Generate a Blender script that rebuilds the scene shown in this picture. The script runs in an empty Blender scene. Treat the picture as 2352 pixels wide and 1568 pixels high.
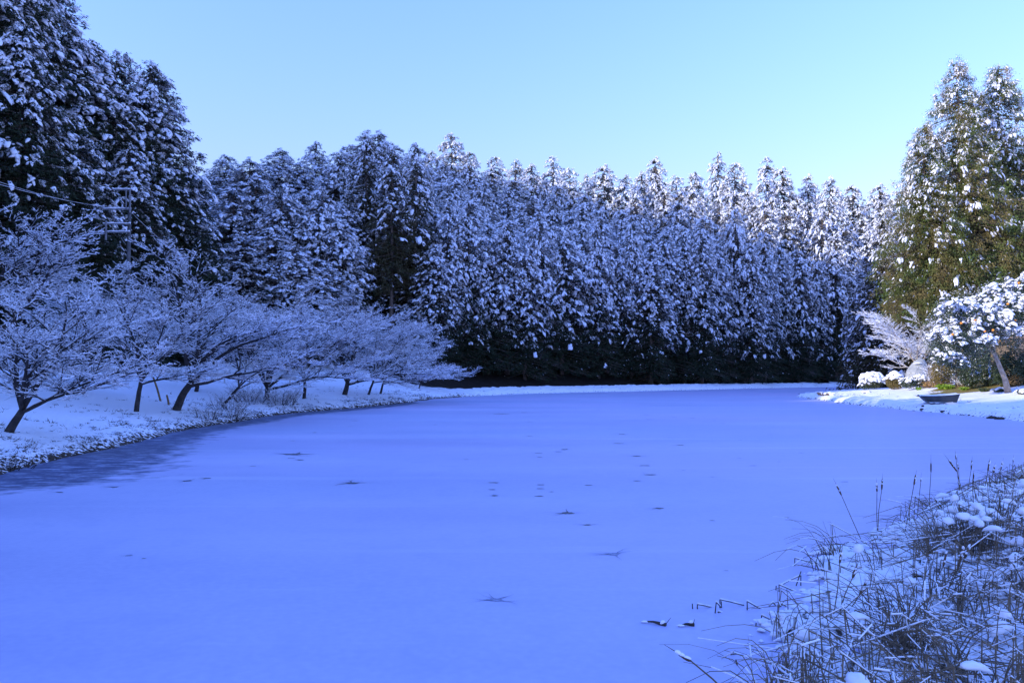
import bpy, math, random
import numpy as np
from mathutils import Vector, Matrix

# ------------------------------------------------------------------ camera, light, exposure
S = bpy.context.scene
COL = S.collection
F = 1829.0; CAMH = 2.8; HOR = 850.0            # focal length and horizon in pixels of a 2352 px wide picture
PITCH = math.atan((HOR - 784.0) / F)
cam_d = bpy.data.cameras.new('camera'); cam = bpy.data.objects.new('camera', cam_d); COL.objects.link(cam)
cam_d.sensor_width = 36.0; cam_d.lens = 36.0 * F / 2352.0
cam_d.clip_start = 0.05; cam_d.clip_end = 5000
cam.location = (0, 0, CAMH); cam.rotation_euler = (math.pi / 2 + PITCH, 0, 0)
S.camera = cam

SUN_EL = math.radians(21.0)
SUN_DIR = np.array([-0.90, -0.44]); SUN_DIR /= np.linalg.norm(SUN_DIR)      # towards the sun, on the ground
S.view_settings.view_transform = 'Standard'; S.view_settings.look = 'None'
S.view_settings.exposure = 1.56; S.view_settings.gamma = 1.0
W = bpy.data.worlds.new('World'); S.world = W; W.use_nodes = True
nt = W.node_tree; bg = nt.nodes['Background']
sky = nt.nodes.new('ShaderNodeTexSky'); sky.sky_type = 'NISHITA'; sky.sun_disc = False
sky.sun_elevation = SUN_EL; sky.sun_rotation = math.atan2(SUN_DIR[0], SUN_DIR[1])
sky.air_density = 3.0; sky.dust_density = 1.2; sky.ozone_density = 8.0; sky.altitude = 300
tint = nt.nodes.new('ShaderNodeMix'); tint.data_type = 'RGBA'; tint.blend_type = 'MULTIPLY'
tint.inputs[0].default_value = 1.0; tint.inputs[7].default_value = (0.665, 0.69, 1.50, 1)   # the photograph's cold white balance
nt.links.new(sky.outputs[0], tint.inputs[6]); nt.links.new(tint.outputs[2], bg.inputs[0])
bg.inputs[1].default_value = 0.15
sl = bpy.data.lights.new('sun', 'SUN'); so = bpy.data.objects.new('sun', sl); COL.objects.link(so)
sl.energy = 1.75; sl.angle = math.radians(0.5); sl.color = (1.0, 0.90, 0.74)
sv = Vector((SUN_DIR[0] * math.cos(SUN_EL), SUN_DIR[1] * math.cos(SUN_EL), math.sin(SUN_EL)))
so.rotation_euler = sv.to_track_quat('Z', 'Y').to_euler()
S.cycles.max_bounces = 5; S.cycles.diffuse_bounces = 4; S.cycles.glossy_bounces = 2
S.cycles.transmission_bounces = 2; S.cycles.transparent_max_bounces = 4

# ------------------------------------------------------------------ picture -> place
CP, SP = math.cos(PITCH), math.sin(PITCH)
def ray(px, py):
    a = (px - 1176.0) / F; b = (784.0 - py) / F
    return a, CP - b * SP, SP + b * CP
def at(px, py, Y):
    rx, ry, rz = ray(px, py); t = Y / ry
    return np.array([rx * t, Y, CAMH + rz * t])
def ground(px, py, z=0.0):
    rx, ry, rz = ray(px, py); t = (z - CAMH) / rz
    return np.array([rx * t, ry * t, z])
def px_of(p):
    d = np.array(p, float) - np.array([0, 0, CAMH])
    fz = d[1] * CP + d[2] * SP; up = -d[1] * SP + d[2] * CP
    return 1176 + F * d[0] / fz, 784 - F * up / fz

# ------------------------------------------------------------------ noise
def _hash(ix, iy, seed):
    n = (ix * 374761393 + iy * 668265263 + seed * 1274126177) & 0x7fffffff
    n = ((n ^ (n >> 13)) * 1274126177) & 0x7fffffff
    return ((n ^ (n >> 16)) & 0xffff) / 65535.0
def vnoise(x, y, seed=0):
    x = np.asarray(x, float); y = np.asarray(y, float)
    ix = np.floor(x).astype(np.int64); iy = np.floor(y).astype(np.int64)
    fx = x - ix; fy = y - iy; fx = fx * fx * (3 - 2 * fx); fy = fy * fy * (3 - 2 * fy)
    a = _hash(ix, iy, seed); b = _hash(ix + 1, iy, seed); c = _hash(ix, iy + 1, seed); d = _hash(ix + 1, iy + 1, seed)
    return (a * (1 - fx) + b * fx) * (1 - fy) + (c * (1 - fx) + d * fx) * fy
def fbm(x, y, seed=0, oct=4):
    s = 0; a = 0.5; t = 0
    for o in range(oct):
        s = s + a * vnoise(x * 2 ** o, y * 2 ** o, seed + o * 17); t += a; a *= 0.5
    return s / t
def sstep(a, b, x):
    t = np.clip((x - a) / (b - a), 0, 1); return t * t * (3 - 2 * t)

# ------------------------------------------------------------------ mesh helpers
class Geo:
    """collects vertices and faces; build() links them as ONE mesh object"""
    def __init__(s): s.V = []; s.T = []; s.Q = []; s.n = 0; s.tm = []; s.qm = []
    def add(s, V, faces, mat=0):
        V = np.asarray(V, np.float32).reshape(-1, 3); faces = np.asarray(faces, np.int64)
        if len(faces) == 0: return
        s.V.append(V)
        if faces.shape[1] == 3: s.T.append(faces + s.n); s.tm.append(np.full(len(faces), mat))
        else: s.Q.append(faces + s.n); s.qm.append(np.full(len(faces), mat))
        s.n += len(V)
    def mesh(s, name, mats, smooth=False):
        V = np.concatenate(s.V) if s.V else np.zeros((0, 3), np.float32)
        T = np.concatenate(s.T) if s.T else np.zeros((0, 3), np.int64)
        Q = np.concatenate(s.Q) if s.Q else np.zeros((0, 4), np.int64)
        me = bpy.data.meshes.new(name)
        me.vertices.add(len(V)); me.vertices.foreach_set('co', V.ravel())
        nl = 3 * len(T) + 4 * len(Q); me.loops.add(nl)
        me.loops.foreach_set('vertex_index', np.concatenate([T.ravel(), Q.ravel()]).astype(np.int32))
        me.polygons.add(len(T) + len(Q))
        ls = np.concatenate([np.arange(len(T)) * 3, 3 * len(T) + np.arange(len(Q)) * 4]).astype(np.int32)
        me.polygons.foreach_set('loop_start', ls)
        mi = np.concatenate(s.tm + s.qm).astype(np.int32) if (s.tm or s.qm) else np.zeros(0, np.int32)
        me.polygons.foreach_set('material_index', mi)
        me.polygons.foreach_set('use_smooth', np.full(len(T) + len(Q), smooth))
        for m in (mats if isinstance(mats, (list, tuple)) else [mats]): me.materials.append(m)
        me.update(calc_edges=True); me.validate()
        return me
    def build(s, name, mats, parent=None, smooth=False, loc=None):
        o = bpy.data.objects.new(name, s.mesh(name, mats, smooth)); COL.objects.link(o)
        if parent is not None: o.parent = parent
        if loc is not None: o.location = loc
        return o
def tag(o, label=None, cat=None, group=None, kind=None):
    if label: o['label'] = label
    if cat: o['category'] = cat
    if group: o['group'] = group
    if kind: o['kind'] = kind
    return o
def thing(name, label, cat, loc=(0, 0, 0), rz=0.0, group=None, scale=None):
    o = bpy.data.objects.new(name, None); COL.objects.link(o)
    o.location = tuple(float(v) for v in loc); o.rotation_euler = (0, 0, rz); o.empty_display_size = 0.3
    if scale is not None: o.scale = scale
    return tag(o, label, cat, group)
def part(name, me, parent):
    o = bpy.data.objects.new(name, me); COL.objects.link(o); o.parent = parent
    return o
def norm(v): return v / np.maximum(np.linalg.norm(v, axis=-1, keepdims=True), 1e-9)
def perp_frame(d):
    ref = np.where(np.abs(d[:, 2:3]) > 0.92, np.array([[1.0, 0, 0]]), np.array([[0, 0, 1.0]]))
    s = norm(np.cross(d, ref)); n = np.cross(s, d)
    return s, n
def tubes(g, P0, P1, R0, R1, k=3, mat=0):
    """many separate tapered prisms at once"""
    P0 = np.asarray(P0, float); P1 = np.asarray(P1, float); R0 = np.asarray(R0, float); R1 = np.asarray(R1, float)
    if len(P0) == 0: return
    s, n = perp_frame(norm(P1 - P0)); N = len(P0)
    V = np.zeros((N, 2 * k, 3))
    for i in range(k):
        a = math.pi / 2 + 2 * math.pi * i / k
        o = s * math.cos(a) + n * math.sin(a)
        V[:, i] = P0 + o * R0[:, None]; V[:, k + i] = P1 + o * R1[:, None]
    f = np.array([[i, (i + 1) % k, k + (i + 1) % k, k + i] for i in range(k)])
    g.add(V.reshape(-1, 3), (f[None] + (np.arange(N) * 2 * k)[:, None, None]).reshape(-1, 4), mat)
def tube_path(g, pts, rad, k=8, mat=0, cap=True):
    pts = np.asarray(pts, float); rad = np.asarray(rad, float) * np.ones(len(pts)); m = len(pts)
    d = np.gradient(pts, axis=0); d = norm(d)
    ref = np.array([1.0, 0, 0]) if abs(d[:, 2]).mean() > 0.8 else np.array([0, 0, 1.0])
    s = norm(np.cross(d, ref)); n = np.cross(s, d)
    V = []
    for i in range(m):
        for j in range(k):
            a = 2 * math.pi * j / k
            V.append(pts[i] + (s[i] * math.cos(a) + n[i] * math.sin(a)) * rad[i])
    fs = [[i * k + j, i * k + (j + 1) % k, (i + 1) * k + (j + 1) % k, (i + 1) * k + j] for i in range(m - 1) for j in range(k)]
    if cap:
        V.append(pts[0]); V.append(pts[-1]); b = m * k
        g.add(V, fs, mat)
        base = g.n - len(V)
        T = [[b, (j + 1) % k, j] for j in range(k)] + [[b + 1, (m - 1) * k + j, (m - 1) * k + (j + 1) % k] for j in range(k)]
        g.T.append(np.array(T) + base); g.tm.append(np.full(len(T), mat))
    else: g.add(V, fs, mat)
def box(g, c, size, mat=0, rot=None):
    x, y, z = [v / 2 for v in size]
    V = np.array([[sx * x, sy * y, sz * z] for sz in (-1, 1) for sy in (-1, 1) for sx in (-1, 1)], float)
    if rot is not None: V = V @ np.array(rot).T
    g.add(V + np.array(c), [[0, 2, 3, 1], [4, 5, 7, 6], [0, 1, 5, 4], [2, 6, 7, 3], [0, 4, 6, 2], [1, 3, 7, 5]], mat)
def icosphere(sub):
    t = (1 + 5 ** 0.5) / 2
    v = [(-1, t, 0), (1, t, 0), (-1, -t, 0), (1, -t, 0), (0, -1, t), (0, 1, t), (0, -1, -t), (0, 1, -t), (t, 0, -1), (t, 0, 1), (-t, 0, -1), (-t, 0, 1)]
    f = [(0, 11, 5), (0, 5, 1), (0, 1, 7), (0, 7, 10), (0, 10, 11), (1, 5, 9), (5, 11, 4), (11, 10, 2), (10, 7, 6), (7, 1, 8), (3, 9, 4), (3, 4, 2), (3, 2, 6), (3, 6, 8), (3, 8, 9), (4, 9, 5), (2, 4, 11), (6, 2, 10), (8, 6, 7), (9, 8, 1)]
    v = [list(np.array(p) / np.linalg.norm(p)) for p in v]
    for _ in range(sub):
        mid = {}; nf = []
        def m(a, b):
            key = (min(a, b), max(a, b))
            if key not in mid:
                p = np.array(v[a]) + np.array(v[b]); v.append(list(p / np.linalg.norm(p))); mid[key] = len(v) - 1
            return mid[key]
        for a, b, c in f:
            x, y, z = m(a, b), m(b, c), m(c, a); nf += [(a, x, z), (b, y, x), (c, z, y), (x, y, z)]
        f = nf
    return np.array(v), np.array(f)
ICO = {i: icosphere(i) for i in range(4)}
def pads(g, C, U, L, Wd, T, droop, rng, sub=1, rough=0.16, flat=0.35, mat=0):
    """many lumps of snow: long axis U, flattened underneath, hanging down towards the outer end"""
    tv, tf = ICO[sub]; N = len(C)
    if N == 0: return
    C = np.asarray(C, float); U = norm(np.asarray(U, float)); s, n = perp_frame(U)
    k = 1 + rough * rng.standard_normal((N, len(tv), 1)) * 0.7
    t = tv[None] * k
    z = np.where(t[..., 2] < 0, t[..., 2] * flat, t[..., 2])
    x = t[..., 0]; y = t[..., 1]
    V = C[:, None] + U[:, None] * (x * L[:, None])[..., None] + s[:, None] * (y * Wd[:, None])[..., None] + n[:, None] * (z * T[:, None])[..., None]
    V[..., 2] -= np.asarray(droop)[:, None] * L[:, None] * np.clip(x + 0.3, 0, 2) ** 2 * 0.5
    g.add(V.reshape(-1, 3), (tf[None] + (np.arange(N) * len(tv))[:, None, None]).reshape(-1, 3), mat)
def blades(g, P, D, L, Wd, rng, mat=0):
    """many leaf-sized triangles"""
    N = len(P); D = norm(D)
    r = norm(rng.standard_normal((N, 3))); s = norm(np.cross(D, r))
    V = np.zeros((N, 3, 3))
    V[:, 0] = P - s * (Wd / 2)[:, None]; V[:, 1] = P + s * (Wd / 2)[:, None]; V[:, 2] = P + D * L[:, None]
    g.add(V.reshape(-1, 3), np.arange(3 * N).reshape(-1, 3), mat)
def leaves(g, P, N_, L, Wd, rng, mat=0):
    """many diamond leaves facing roughly N_"""
    M = len(P); n = norm(N_); r = rng.standard_normal((M, 3)); u = norm(np.cross(n, r)); v = np.cross(n, u)
    V = np.zeros((M, 4, 3))
    V[:, 0] = P - u * (L / 2)[:, None]; V[:, 2] = P + u * (L / 2)[:, None]
    V[:, 1] = P + v * (Wd / 2)[:, None]; V[:, 3] = P - v * (Wd / 2)[:, None]
    g.add(V.reshape(-1, 3), np.arange(4 * M).reshape(-1, 4), mat)

# ------------------------------------------------------------------ materials
def mat(name, col, rough=0.8, col2=None, scale=3.0, spec=0.3, bump=0.0, bscale=20.0, detail=4.0, lo=0.35, hi=0.65, coords='Object'):
    m = bpy.data.materials.new(name); m.use_nodes = True; t = m.node_tree; b = t.nodes['Principled BSDF']
    b.inputs['Base Color'].default_value = (*col, 1); b.inputs['Roughness'].default_value = rough
    b.inputs['Specular IOR Level'].default_value = spec
    tc = t.nodes.new('ShaderNodeTexCoord')
    if col2 is not None:
        n = t.nodes.new('ShaderNodeTexNoise'); n.inputs['Scale'].default_value = scale; n.inputs['Detail'].default_value = detail
        r = t.nodes.new('ShaderNodeMapRange'); r.inputs[1].default_value = lo; r.inputs[2].default_value = hi
        x = t.nodes.new('ShaderNodeMix'); x.data_type = 'RGBA'
        x.inputs[6].default_value = (*col, 1); x.inputs[7].default_value = (*col2, 1)
        t.links.new(tc.outputs[coords], n.inputs['Vector']); t.links.new(n.outputs[0], r.inputs[0])
        t.links.new(r.outputs[0], x.inputs[0]); t.links.new(x.outputs[2], b.inputs['Base Color'])
    if bump > 0:
        n2 = t.nodes.new('ShaderNodeTexNoise'); n2.inputs['Scale'].default_value = bscale; n2.inputs['Detail'].default_value = 3
        bp = t.nodes.new('ShaderNodeBump'); bp.inputs['Strength'].default_value = bump; bp.inputs['Distance'].default_value = 0.05
        t.links.new(tc.outputs[coords], n2.inputs['Vector']); t.links.new(n2.outputs[0], bp.inputs['Height']); t.links.new(bp.outputs[0], b.inputs['Normal'])
    return m
M = {}
M['snow'] = mat('snow', (0.86, 0.88, 0.92), 0.7, spec=0.2)
M['frost'] = mat('frost', (0.74, 0.76, 0.82), 0.8, spec=0.1)
M['needle'] = mat('needle', (0.020, 0.032, 0.018), 0.7, (0.035, 0.045, 0.020), 1.2, spec=0.15)
M['needle_olive'] = mat('needle_olive', (0.045, 0.050, 0.022), 0.7, (0.075, 0.060, 0.028), 0.9, spec=0.15)
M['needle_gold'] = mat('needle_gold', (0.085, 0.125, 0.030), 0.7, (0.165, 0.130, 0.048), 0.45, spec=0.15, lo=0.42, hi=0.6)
M['bark'] = mat('bark', (0.028, 0.024, 0.024), 0.9, (0.060, 0.052, 0.048), 6.0, bump=0.4)
M['cedar_bark'] = mat('cedar_bark', (0.10, 0.075, 0.055), 0.9, (0.20, 0.16, 0.13), 5.0, bump=0.4)
M['twig'] = mat('twig', (0.035, 0.030, 0.030), 0.9)
M['pale_twig'] = mat('pale_twig', (0.22, 0.16, 0.11), 0.9, (0.34, 0.25, 0.17), 2.0)
M['pale_bark'] = mat('pale_bark', (0.26, 0.21, 0.17), 0.9, (0.38, 0.33, 0.28), 5.0)
M['leaf_dark'] = mat('leaf_dark', (0.022, 0.042, 0.020), 0.45, (0.045, 0.070, 0.028), 2.0, spec=0.5)
M['leaf_green'] = mat('leaf_green', (0.035, 0.060, 0.022), 0.5, (0.085, 0.090, 0.035), 1.5, spec=0.4)
M['leaf_olive'] = mat('leaf_olive', (0.13, 0.11, 0.035), 0.7, (0.22, 0.16, 0.06), 1.5, spec=0.2)
M['leaf_bright'] = mat('leaf_bright', (0.16, 0.30, 0.03), 0.6, (0.30, 0.42, 0.06), 2.5, spec=0.2)
M['dry_leaf'] = mat('dry_leaf', (0.30, 0.17, 0.07), 0.8, (0.42, 0.27, 0.10), 3.0, spec=0.1)
M['reed'] = mat('reed', (0.085, 0.066, 0.044), 0.8, (0.23, 0.18, 0.115), 2.2, spec=0.2)
M['reed_dark'] = mat('reed_dark', (0.035, 0.030, 0.026), 0.85, (0.075, 0.06, 0.05), 3.0, spec=0.2)
M['cattail'] = mat('cattail', (0.085, 0.050, 0.030), 0.95, (0.15, 0.10, 0.065), 25.0, bump=0.5, bscale=80)
M['rock'] = mat('rock', (0.24, 0.26, 0.27), 0.85, (0.40, 0.42, 0.42), 1.6, bump=0.5, bscale=4)
M['dark_rock'] = mat('dark_rock', (0.02, 0.02, 0.02), 0.9, (0.05, 0.045, 0.04), 3.0, bump=0.5, bscale=6)
M['orange'] = mat('orange', (0.75, 0.25, 0.03), 0.5, (0.80, 0.33, 0.04), 8.0)
M['concrete'] = mat('concrete', (0.07, 0.07, 0.07), 0.85, (0.11, 0.11, 0.11), 3.0)
M['metal'] = mat('metal', (0.15, 0.15, 0.16), 0.6, (0.22, 0.22, 0.23), 4.0)
M['porcelain'] = mat('porcelain', (0.55, 0.55, 0.55), 0.3)
M['cable'] = mat('cable', (0.02, 0.02, 0.02), 0.7)
M['rail'] = mat('rail', (0.62, 0.60, 0.58), 0.6, (0.45, 0.42, 0.42), 2.0, lo=0.5, hi=0.75)
M['stake'] = mat('stake', (0.16, 0.10, 0.04), 0.85, (0.24, 0.16, 0.07), 4.0)
M['boat'] = mat('boat', (0.030, 0.036, 0.042), 0.45, (0.060, 0.066, 0.072), 2.0, bump=0.15, bscale=6)
M['thatch'] = mat('thatch', (0.20, 0.14, 0.09), 0.95, (0.33, 0.24, 0.17), 3.0, bump=0.6, bscale=14)
M['wood_wall'] = mat('wood_wall', (0.17, 0.13, 0.10), 0.9, (0.25, 0.20, 0.15), 3.0)
M['hole'] = mat('hole', (0.024, 0.03, 0.05), 0.3, (0.075, 0.088, 0.14), 7.0, spec=0.4)
M['hole_frost'] = mat('hole_frost', (0.16, 0.18, 0.27), 0.5, (0.33, 0.36, 0.54), 14.0)
M['soil'] = mat('soil', (0.045, 0.035, 0.028), 0.95, (0.09, 0.07, 0.05), 5.0)

# ------------------------------------------------------------------ the lake outline
LEFT_PX = [(0, 1095), (75, 1068), (145, 1052), (215, 1037), (270, 1026), (330, 1012), (400, 992), (480, 978), (545, 969), (600, 958), (680, 948), (760, 941), (850, 934), (930, 925)]
FAR_PX = [(1000, 916), (1080, 910), (1200, 904), (1320, 901), (1450, 898.5), (1600, 895), (1720, 892), (1850, 889.5), (1960, 888)]
BACK_PX = [(1972, 894), (1940, 899), (1890, 904), (1845, 907)]
RIGHT_PX = [(1828, 911), (1870, 917), (1950, 928), (2020, 935), (2100, 943), (2180, 951), (2250, 957), (2352, 967)]
def gp(l): return [tuple(ground(x, y)[:2]) for x, y in l]
LEFT = [(-34, -12), (-30, 2), (-22, 11), (-17, 17.5)] + gp(LEFT_PX)
FAR = gp(FAR_PX); BACK = gp(BACK_PX); RIGHT = gp(RIGHT_PX)
NEAR = [(33, 41), (33, 34), (24, 27), (16, 22), (11.5, 17), (8.6, 13.5), (7.2, 10), (6.2, 6), (4, 3.0), (-5, 1.5), (-16, -12)]
LAKE = np.array(LEFT + FAR + BACK + RIGHT + NEAR)
def seg_dist(P, poly, closed=False):
    A = np.array(poly); B = np.roll(A, -1, 0) if closed else A[1:]
    A = A if closed else A[:-1]
    best = np.full(len(P), 1e9)
    for a, b in zip(A, B):
        ab = b - a; t = np.clip(((P - a) @ ab) / max(ab @ ab, 1e-9), 0, 1)
        best = np.minimum(best, np.linalg.norm(P - a - t[:, None] * ab, axis=1))
    return best
def inside(P, poly):
    r = np.zeros(len(P), bool); A = np.array(poly); B = np.roll(A, -1, 0)
    for a, b in zip(A, B):
        c = (a[1] > P[:, 1]) != (b[1] > P[:, 1])
        with np.errstate(divide='ignore', invalid='ignore'):
            xi = (b[0] - a[0]) * (P[:, 1] - a[1]) / (b[1] - a[1]) + a[0]
        r ^= c & (P[:, 0] < xi)
    return r
def heights(P):
    """terrain height, zone weights and signed distance from the water for points P (N,2)"""
    P = np.asarray(P, float); x, y = P[:, 0], P[:, 1]
    jit = (fbm(x * 0.9, y * 0.9, 5, 3) - 0.5) * 0.9
    d = seg_dist(P, LAKE, True); ins = inside(P, LAKE); d = np.where(ins, -d, d) + jit * np.where(y > 60, 0.9, 0.5)
    wr = sstep(24, 34, x) * sstep(116, 100, y - 0.12 * (x - 40)) * sstep(30, 40, y)          # right bank
    wl = sstep(2, -8, x) * sstep(98, 80, y) * sstep(5, 12, y + 0 * x)                        # left bank
    wn = sstep(38, 26, y) * (1 - wl)                                                         # near side
    lip = sstep(0.0, 0.55, d)
    hl = 0.16 * lip + 0.165 * np.clip(d, 0, 13.0) + 0.40 * np.clip(d - 20, 0, 200)
    hf = 0.34 * lip + 0.16 * np.clip(d, 0, 2.2) + 0.42 * np.clip(d - 6, 0, 60)
    hr = 0.20 * lip + 0.075 * np.clip(d, 0, 14) + 0.10 * np.clip(d - 9, 0, 60)
    hn = 0.05 * lip + 0.12 * np.clip(d, 0, 3)
    wf = np.clip(1 - wr - wl - wn, 0, 1); tot = wr + wl + wn + wf
    h = (hl * wl + hf * wf + hr * wr + hn * wn) / tot
    # unseen slope added on the left, outside the picture, raised to shade the pond
    far_left = np.clip(-x - 44 - 0.25 * np.clip(y - 40, -60, 60), 0, 300) * sstep(-70, -20, y)
    h = h + 0.50 * np.clip(far_left, 0, 70)
    h = h + 3.5 * (fbm(x / 18, y / 18, 9, 3) - 0.5) * sstep(14, 40, d) + 22 * (fbm(x / 90, y / 90, 3, 2)) * sstep(60, 200, d)
    clod = (fbm(x * 2.3, y * 2.3, 21, 2) - 0.45)
    h = h + lip * np.clip(clod, -0.2, 0.5) * 0.34 * (wr * 1.0 + wf * 1.3 + wl * 0.55) * sstep(9, 1, d)
    h = h + 0.10 * (fbm(x / 1.6, y / 1.6, 31, 3) - 0.5) * lip
    h = np.where(d < 0, np.maximum(-0.6, d * 0.5), h)
    return h, d, wl, wr, wf, wn
def hz(x, y): return float(heights(np.array([[x, y]]))[0][0])

def axis(fine0, fine1, step, lo, hi, grow=1.18):
    a = list(np.arange(fine0, fine1 + 1e-6, step)); s = step
    while a[-1] < hi: s *= grow; a.append(a[-1] + s)
    s = step
    while a[0] > lo: s *= grow; a.insert(0, a[0] - s)
    return np.array(a)
xs = axis(-32, 62, 0.30, -2500, 2500); ys = axis(3, 118, 0.32, -2500, 2800)
GX, GY = np.meshgrid(xs, ys); PT = np.stack([GX.ravel(), GY.ravel()], 1)
h, d, wl, wr, wf, wn = heights(PT)
nx, ny = len(xs), len(ys); idx = np.arange(nx * ny).reshape(ny, nx)
g = Geo(); g.add(np.column_stack([PT, h]), np.stack([idx[:-1, :-1], idx[:-1, 1:], idx[1:, 1:], idx[1:, :-1]], -1).reshape(-1, 4))

gm = bpy.data.materials.new('snowy_ground'); gm.use_nodes = True; t = gm.node_tree; b = t.nodes['Principled BSDF']
b.inputs['Roughness'].default_value = 0.85; b.inputs['Specular IOR Level'].default_value = 0.15
def N(tree, kind, **kw):
    n = tree.nodes.new(kind)
    for k, v in kw.items(): setattr(n, k, v)
    return n
def noise_node(t, scale, detail=4, vec=None):
    n = N(t, 'ShaderNodeTexNoise'); n.inputs['Scale'].default_value = scale; n.inputs['Detail'].default_value = detail
    if vec is not None: t.links.new(vec, n.inputs['Vector'])
    return n.outputs[0]
def mathn(t, op, a, b_=None, clamp=False):
    n = N(t, 'ShaderNodeMath', operation=op, use_clamp=clamp)
    for i, v in enumerate((a, b_)):
        if v is None: continue
        if isinstance(v, (int, float)): n.inputs[i].default_value = v
        else: t.links.new(v, n.inputs[i])
    return n.outputs[0]
def rng_node(t, v, a, b_, c=0.0, d_=1.0):
    n = N(t, 'ShaderNodeMapRange'); n.clamp = True; t.links.new(v, n.inputs[0])
    for i, q in enumerate((a, b_, c, d_)): n.inputs[i + 1].default_value = q
    return n.outputs[0]
def mixc(t, fac, a, b_):
    n = N(t, 'ShaderNodeMix', data_type='RGBA')
    if isinstance(fac, (int, float)): n.inputs[0].default_value = fac
    else: t.links.new(fac, n.inputs[0])
    for i, v in ((6, a), (7, b_)):
        if isinstance(v, tuple): n.inputs[i].default_value = (*v, 1)
        else: t.links.new(v, n.inputs[i])
    return n.outputs[2]
tc = N(t, 'ShaderNodeTexCoord'); vec = tc.outputs['Object']
at_ = N(t, 'ShaderNodeAttribute', attribute_name='zone'); sep = N(t, 'ShaderNodeSeparateColor'); t.links.new(at_.outputs[0], sep.inputs[0])
n1 = noise_node(t, 1.1, 5, vec); n2 = noise_node(t, 5.5, 4, vec); n3 = noise_node(t, 16, 3, vec)
soil = mixc(t, n3, (0.030, 0.022, 0.016), (0.085, 0.062, 0.042))
grass = mixc(t, rng_node(t, n2, 0.4, 0.6), (0.23, 0.14, 0.05), (0.20, 0.21, 0.06))
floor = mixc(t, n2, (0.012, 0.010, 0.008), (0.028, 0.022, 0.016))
edge = mathn(t, 'ADD', mathn(t, 'MULTIPLY', n2, 0.75), mathn(t, 'ADD', mathn(t, 'MULTIPLY', n3, 0.30), mathn(t, 'MULTIPLY', sep.outputs[2], 0.29)))
m_edge = rng_node(t, edge, 0.74, 0.80)
c = mixc(t, m_edge, (0.86, 0.88, 0.92), soil)
mg = rng_node(t, mathn(t, 'ADD', mathn(t, 'MULTIPLY', n2, 0.5), sep.outputs[1]), 0.66, 0.78)
c = mixc(t, mg, c, grass)
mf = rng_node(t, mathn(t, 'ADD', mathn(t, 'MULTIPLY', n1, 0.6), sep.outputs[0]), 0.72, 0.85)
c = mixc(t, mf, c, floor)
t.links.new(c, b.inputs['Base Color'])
bp = N(t, 'ShaderNodeBump'); bp.inputs['Strength'].default_value = 0.5; bp.inputs['Distance'].default_value = 0.12
t.links.new(mathn(t, 'ADD', n2, mathn(t, 'MULTIPLY', n3, 0.4)), bp.inputs['Height']); t.links.new(bp.outputs[0], b.inputs['Normal'])
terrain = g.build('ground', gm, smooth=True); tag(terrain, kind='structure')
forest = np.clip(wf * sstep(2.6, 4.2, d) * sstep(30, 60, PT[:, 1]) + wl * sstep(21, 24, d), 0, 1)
gx0 = sstep(0, 1, 1 - np.hypot((PT[:, 0] - 40.5) / 9.0, (PT[:, 1] - 67.5) / 4.6))
gx1 = sstep(0, 0.6, 1 - np.hypot((PT[:, 0] - 46) / 12.0, (PT[:, 1] - 71) / 5.5))
grassm = np.clip(np.maximum(gx0 * 1.3, gx1) , 0, 1) * sstep(4.2, 6.0, d) * wr
edgev = np.exp(-np.clip(d, 0, 50) / np.where(wl > 0.5, 0.55 + 0.7 * sstep(26, 20, PT[:, 1]), 0.40)) * (1 - 0.35 * wf) + 0.16 * wr * sstep(7, 4, d) + 0.26 * wl * sstep(6, 1, d)
a = terrain.data.color_attributes.new('zone', 'FLOAT_COLOR', 'POINT')
a.data.foreach_set('color', np.column_stack([forest, grassm, edgev, np.ones(len(d))]).astype(np.float32).ravel())

# ------------------------------------------------------------------ the frozen lake
ix = axis(-34, 64, 0.8, -40, 75); iy = axis(-12, 145, 0.8, -14, 150)
GX, GY = np.meshgrid(ix, iy); PI_ = np.stack([GX.ravel(), GY.ravel()], 1)
idx = np.arange(len(ix) * len(iy)).reshape(len(iy), len(ix))
g = Geo(); g.add(np.column_stack([PI_, np.zeros(len(PI_))]), np.stack([idx[:-1, :-1], idx[:-1, 1:], idx[1:, 1:], idx[1:, :-1]], -1).reshape(-1, 4))
im = bpy.data.materials.new('frosted_ice'); im.use_nodes = True; t = im.node_tree; b = t.nodes['Principled BSDF']
tc = N(t, 'ShaderNodeTexCoord'); vec = tc.outputs['Object']
mp = N(t, 'ShaderNodeMapping'); mp.inputs['Scale'].default_value = (0.12, 0.5, 1); t.links.new(vec, mp.inputs['Vector'])
big = noise_node(t, 0.55, 3, mp.outputs[0]); fine = noise_node(t, 9.0, 5, vec); mid = noise_node(t, 1.6, 5, vec)
ia = N(t, 'ShaderNodeAttribute', attribute_name='thin')
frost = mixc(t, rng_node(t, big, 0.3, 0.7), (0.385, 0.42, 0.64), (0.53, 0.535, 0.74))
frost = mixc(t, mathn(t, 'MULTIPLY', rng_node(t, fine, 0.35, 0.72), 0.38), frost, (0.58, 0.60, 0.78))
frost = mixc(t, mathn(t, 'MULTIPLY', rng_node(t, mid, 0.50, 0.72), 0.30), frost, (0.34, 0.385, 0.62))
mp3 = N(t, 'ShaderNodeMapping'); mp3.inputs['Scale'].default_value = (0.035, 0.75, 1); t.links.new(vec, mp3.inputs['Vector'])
sun_stk = noise_node(t, 1.0, 5, mp3.outputs[0]); frost = mixc(t, mathn(t, 'MULTIPLY', rng_node(t, sun_stk, 0.60, 0.74), 0.55), frost, (0.70, 0.72, 0.88))  # long pale streaks painted into the ice colour in place of sunlight
mp4 = N(t, 'ShaderNodeMapping'); mp4.inputs['Scale'].default_value = (0.03, 0.06, 1); t.links.new(vec, mp4.inputs['Vector'])
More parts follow.
